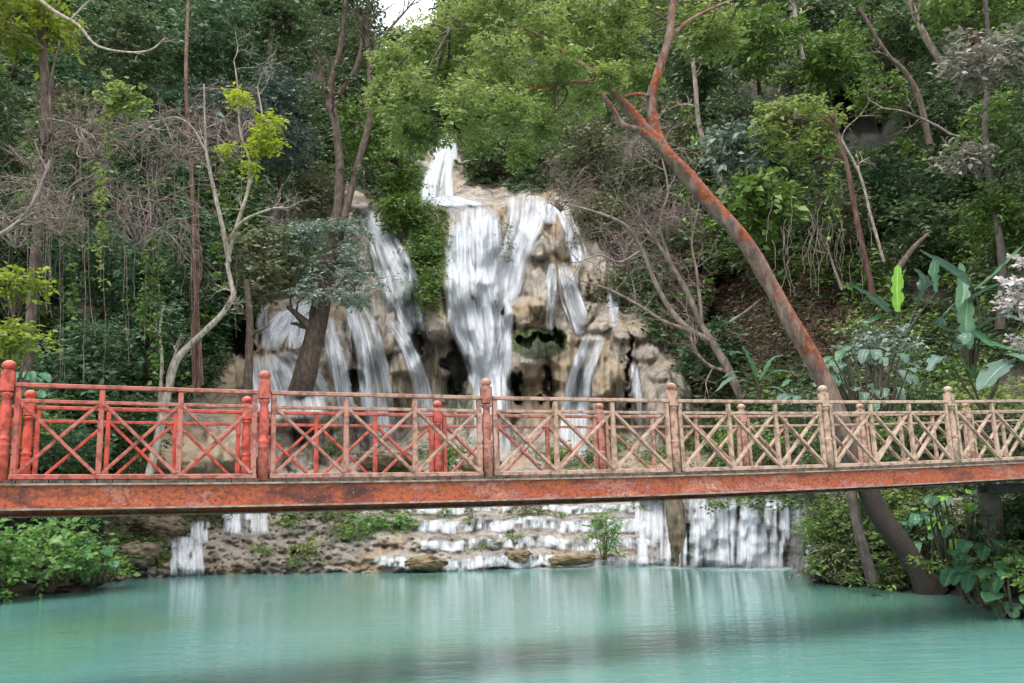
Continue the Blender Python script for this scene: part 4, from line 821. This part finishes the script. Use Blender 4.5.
shrub(880, 345, 52, 24, 23.0, 'silver', 'wide silver-leaved bush in front of the banana plants', 5.4, .8, W=.26, vb=400)
shrub(862, 325, 26, 12, 24, 'bright', 'small bright green bush left of the upright lime banana leaf', 5.4, .9, vb=350)
shrub(990, 395, 46, 20, 20, 'bright', 'bright green bush above the right end of the bridge rail', 5, 1.1, vb=430)
shrub(935, 400, 36, 18, 21, 'dark', 'dark bush behind the last visible bridge posts', 5, 1.1)
shrub(800, 400, 30, 16, 25, 'dark', 'dark bush behind the fifth bridge panel', 4.6, 1)
shrub(15, 285, 30, 24, 19.5, 'yellow', 'upper yellow-green branch cluster on the left edge', 7, .9, W=.3, vb=330)
shrub(12, 340, 36, 28, 19, 'yellow', 'lower yellow-green leafy branch cluster on the left edge above the bridge', 7, .9, W=.3, vb=400)
shrub(60, 440, 70, 26, 30, 'teal', 'dark glossy bush seen through the first left bridge panel', 5, 1.4)
shrub(30, 410, 40, 26, 28, 'mid', 'green bush behind the leftmost bridge panel', 5, 1)
shrub(95, 345, 55, 26, 34, 'teal', 'deep green layered bush on the left slope above the rail', 5, 1.4)
shrub(740, 440, 40, 22, 31.5, 'mid', 'green bush seen through the railing right of the fourth post', 4.6, 1.1)
shrub(560, 452, 22, 11, 44, 'bright', 'bright bush seen through the railing in the fourth panel', 4, 1.2)
shrub(448, 455, 18, 10, 44, 'mid', 'green bush seen through the railing beside the third post', 4, 1.2)
shrub(150, 552, 18, 14, 34.5, 'mid', 'small green plant on brown rocks left of the small cascade', 4.5, .9)

# boulders
tufts('ledge_plants', 'mid', [(445, 512, 6, 6), (470, 520, 5, 6), (515, 536, 14, 3), (560, 514, 8, 3), (640, 506, 14, 4), (590, 536, 10, 3), (735, 500, 20, 3), (478, 548, 8, 3)], 3.2, 'moss and small plants between the steps of the lower cascades', 260, 18)
def boulder(u, v, ru, rv, Yc, mat, label, seed):
    r = np.random.default_rng(seed); n, k = 60, 40; th = np.linspace(0, 2*math.pi, n, endpoint=False); ph = np.linspace(.02, math.pi-.02, k); TH, PH = np.meshgrid(th, ph)
    x, y, z = np.sin(PH)*np.cos(TH), np.sin(PH)*np.sin(TH), np.cos(PH); f = 1+.7*fbm(x*1.7+seed, y*1.7+z*1.9, seed, 5)-.7*np.abs(fbm(x*4+seed, z*5+y*4, seed+1, 4))+.3*fbm(x*11, z*9+y*8, seed+2, 2); s = Yc*PXM
    c = at(u, v, Yc); c0 = c-np.array([0, 0, rv*s]); o = MB().grid(np.stack([x*f*ru*s, y*f*min(ru, rv*2)*s, z*f*rv*s], -1)+(c-c0), wrap=True).build('boulder', mat); o.location = c0
    tag(o, label, 'boulder', 'boulders along the far edge of the pool')
boulder(677, 524, 9, 46, 30.5, ROCKM, 'dark brown rock pillar splitting the right curtain cascades', 1)
boulder(425, 563, 22, 7, 31.8, MOSSR, 'mossy boulder in the water at the centre edge of the pool', 2)
boulder(572, 560, 26, 5, 31.8, MOSSR, 'flat dark rock at the waterline beside the reedy bush', 3)
boulder(518, 557, 16, 7, 32.2, MOSSR, 'mossy rock between low cascades near the pool centre', 4)
boulder(135, 556, 26, 14, 33.8, ROCKM, 'brown rock mound behind the left bank bush', 8)
boulder(160, 528, 26, 12, 37, ROCKM, 'brown rock under the bridge above the small left cascade', 12)
boulder(471, 526, 4, 12, 35.2, ROCKM, 'small dark rock stub dividing the upper step cascades', 15)
boulder(480, 465, 22, 8, 43, ROCKM, 'brown ledge rock seen through the railing at the main fall foot', 13)
boulder(384, 460, 30, 12, 44, ROCKM, 'rounded ledge rock seen through the third bridge panel', 14)

# ------------------------------------------------------------------ footbridge
X0, Yb0, TH = -.3306, 11.134, .4015
SP, WID = 2.6824, 2.0
dv = np.array([math.cos(TH), math.sin(TH), 0]); nv = np.array([-math.sin(TH), math.cos(TH), 0])
toff = {0: .04, 1: -.06, 2: -.02, 3: .055, 4: .045, 5: -.06}
def zb(t): return H+.4659+.0012*t+.0014*t*t
def bp(t, n=0., z=0.): return np.array([X0, Yb0, 0])+dv*t+nv*n+np.array([0, 0, zb(t)+z])
bridge = empty('footbridge', bp(0, 1., -.5), 'long red footbridge over the pool, paint faded to tan on the right', 'bridge')
TF = [(k-2)*SP+toff.get(k, 0.) for k in range(-2, 9)]
TB = [(k-2)*SP+{0: .04, 1: -.045, 2: -.03, 3: -.01, 4: .05}.get(k, 0.)+.01 for k in range(-2, 9)]
def post(t, n, mat, hgt=1.0):
    b = bp(t, n, -.045); m = MB(); h = hgt
    lathe(m, b, [(.001, 0), (.062, 0), (.062, .30*h), (.058, .36*h), (.068, .385*h), (.05, .40*h), (.068, .425*h), (.066, .45*h), (.05, .47*h), (.058, .52*h), (.062, .62*h), (.056, .74*h), (.045, .82*h), (.043, .86*h), (.064, .885*h), (.064, .905*h), (.05, .915*h), (.05, .94*h)], 16)
    beam(m, b+[0, 0, .925*h], b+[0, 0, 1.13*h], .128, .128, upv=nv, ch=.1); lathe(m, b, [(.045, 1.12*h), (.05, 1.145*h), (.04, 1.155*h)], 14)
    o = m.build('post', mat, bridge, smooth=True)
    f = MB(); a = np.linspace(-1.35, 1.5707, 9); lathe(f, b+[0, 0, 1.195*h], [(.07*math.cos(q)+.0005, .055*math.sin(q)) for q in a], 16)
    f.build('finial', mat, o)
    return o
def addsub(m, name, mat, par): return m.build(name, mat, par, smooth=False)
for side, TT, n, mat in (('f', TF, 0., PF), ('r', TB, WID, PR)):
    for t in TT: post(t, n, mat, 1.0 if side == 'f' else .97)
    mat = PFR if side == 'f' else PRR
    for a, b in zip(TT[:-1], TT[1:]):
        t0, t1 = a+.075, b-.075; m = MB(); beam(m, bp(t0, n, .0), bp(t1, n, .0), .075, .055); pan = m.build('railing_panel', mat, bridge, smooth=False)
        m = MB(); beam(m, bp(t0, n, .95), bp(t1, n, .95), .08, .042); addsub(m, 'top_rail', mat, pan)
        m = MB(); beam(m, bp(t0, n, .785), bp(t1, n, .785), .05, .036); addsub(m, 'middle_rail', mat, pan)
        st = np.linspace(t0+.03, t1-.03, 4)
        for i, q in enumerate(st):
            m = MB(); beam(m, bp(q, n-.004, .03), bp(q, n-.004, .92), .056, .058, upv=nv); addsub(m, 'stile', mat, pan)
        for i in range(3):
            p, q = st[i]+.03, st[i+1]-.03
            m = MB(); beam(m, bp(p, n+.012, .035), bp(q, n+.012, .765), .035, .062, upv=nv+[0, 0, .001]); beam_fix = addsub(m, 'diagonal_brace', mat, pan)
            m = MB(); beam(m, bp(p, n-.026, .765), bp(q, n-.026, .035), .035, .062, upv=nv+[0, 0, .001]); addsub(m, 'diagonal_brace', mat, pan)
ts = np.linspace(TF[0], TF[-1], 60)
def sweep(m, n0, n1, z0, z1):
    c = [(n0, z0), (n1, z0), (n1, z1), (n0, z1)]; V = np.array([[bp(t, a, b) for a, b in c] for t in ts]); m.grid(V, wrap=True); m.add(V[0], [[0, 1, 2, 3]]); m.add(V[-1], [[3, 2, 1, 0]])
for n in (0., WID):
    m = MB(); gb = -.315 if n == 0 else -.375; sweep(m, n-.006, n+.006, gb, -.085); sg = -1
    for k, t in enumerate(np.arange(TF[0]+.1, TF[-1], .32)):
        for zz in ((-.13, -.29) if k % 2 else (-.13,)):
            b = bp(t, n-.006, zz); pr = [(.012, 0), (.010, .006), (.005, .010), (.0005, .011)]; an = np.linspace(0, 2*math.pi, 8, endpoint=False)
            m.grid(np.array([[b+dv*r_*math.cos(a)+np.array([0, 0, r_*math.sin(a)])-nv*h_ for a in an] for r_, h_ in pr]), wrap=True)
    g = m.build('girder', RUST, bridge, smooth=False)
    m = MB(); sweep(m, n-.075, n+.075, -.085, -.065); m.build('flange', FLANGE, g, smooth=False); m = MB(); sweep(m, n-.085, n+.075, gb-.02, gb); m.build('flange', FLANGE, g, smooth=False)
m = MB(); tt = np.arange(TF[0], TF[-1], .15)
for t in tt: beam(m, bp(t+.07, -.05, -.0475), bp(t+.07, WID+.05, -.0475), .14, .033)
m.build('deck', DECK, bridge, smooth=False)
for t in np.arange(TF[0]+.5, TF[-1], 1.3): m = MB(); beam(m, bp(t, .01, -.2), bp(t, WID-.01, -.2), .08, .12); m.build('cross_beam', RUST, bridge, smooth=False)
m = MB(); q = 4.1*SP
for n in (0.05, WID-.05): beam(m, bp(q, n, -.43)*[1, 1, 0]+[0, 0, -.8], bp(q, n, -.43), .3, .3, upv=nv)
beam(m, bp(q, -.1, -.52), bp(q, WID+.1, -.52), .3, .18); m.build('pier', CONC, bridge, smooth=False)
# beige steps of the path beyond the right end
root = empty('path_steps', at(995, 520, 19.5), 'beige concrete steps glimpsed under the right end of the bridge', 'steps')
m = MB(); c = at(992, 512, 19.5)
for k in range(3): beam(m, c+[-.7, .3*k, -.15+.19*k], c+[.9, .3*k, -.15+.19*k], .32, .17)
m.build('step', STEP, root, smooth=False)

# ------------------------------------------------------------------ light, camera
sc = bpy.context.scene
w = bpy.data.worlds.new('World'); sc.world = w; w.use_nodes = True; nt = w.node_tree
sky = nt.nodes.new('ShaderNodeTexSky'); sky.sky_type = 'NISHITA'; sky.sun_disc = False
EL, AZ = R(68), R(208)      # sun high, behind the camera and to its left
sky.sun_elevation = EL; sky.sun_rotation = AZ; sky.dust_density = 4.0; sky.air_density = 1.0; sky.ozone_density = .6; sky.altitude = 300
tc = nt.nodes.new('ShaderNodeTexCoord'); cn = nd(nt, 'ShaderNodeTexNoise', Scale=2.5, Detail=5.0); nt.links.new(tc.outputs['Generated'], cn.inputs['Vector'])
cloud = ramp(nt, cn.outputs['Fac'], [(.3, (.62, .62, .62)), (.55, (.9, .9, .9))])
nt.links.new(mix(nt, cloud, sky.outputs[0], (8.6, 8.8, 9.1)), nt.nodes['Background'].inputs[0]); nt.nodes['Background'].inputs[1].default_value = .11   # overcast: white cloud over the sky
sl = bpy.data.lights.new('sun', 'SUN'); sl.energy = 1.5; sl.angle = R(30); sl.color = (1, .965, .91)
so = bpy.data.objects.new('sun', sl); C.objects.link(so)
sd = np.array([math.cos(EL)*math.sin(AZ), math.cos(EL)*math.cos(AZ), math.sin(EL)])
from mathutils import Vector, Matrix
so.rotation_euler = Vector(sd).to_track_quat('Z', 'Y').to_euler()
cd = bpy.data.cameras.new('camera'); cam = bpy.data.objects.new('camera', cd); C.objects.link(cam); sc.camera = cam
cd.sensor_width = 36; cd.lens = 36*FPX/1024; cd.clip_start = .1; cd.clip_end = 1000
cam.matrix_world = Matrix(((rt[0], up[0], -fw[0], 0), (rt[1], up[1], -fw[1], 0), (rt[2], up[2], -fw[2], H), (0, 0, 0, 1)))
sc.view_settings.view_transform = 'Standard'; sc.view_settings.look = 'None'; sc.view_settings.exposure = 1.15; sc.view_settings.gamma = 1
sc.cycles.use_denoising = True; sc.cycles.use_adaptive_sampling = True; sc.cycles.adaptive_threshold = .03; sc.cycles.max_bounces = 5; sc.cycles.transparent_max_bounces = 12; sc.cycles.diffuse_bounces = 3; sc.cycles.glossy_bounces = 2; sc.cycles.transmission_bounces = 3
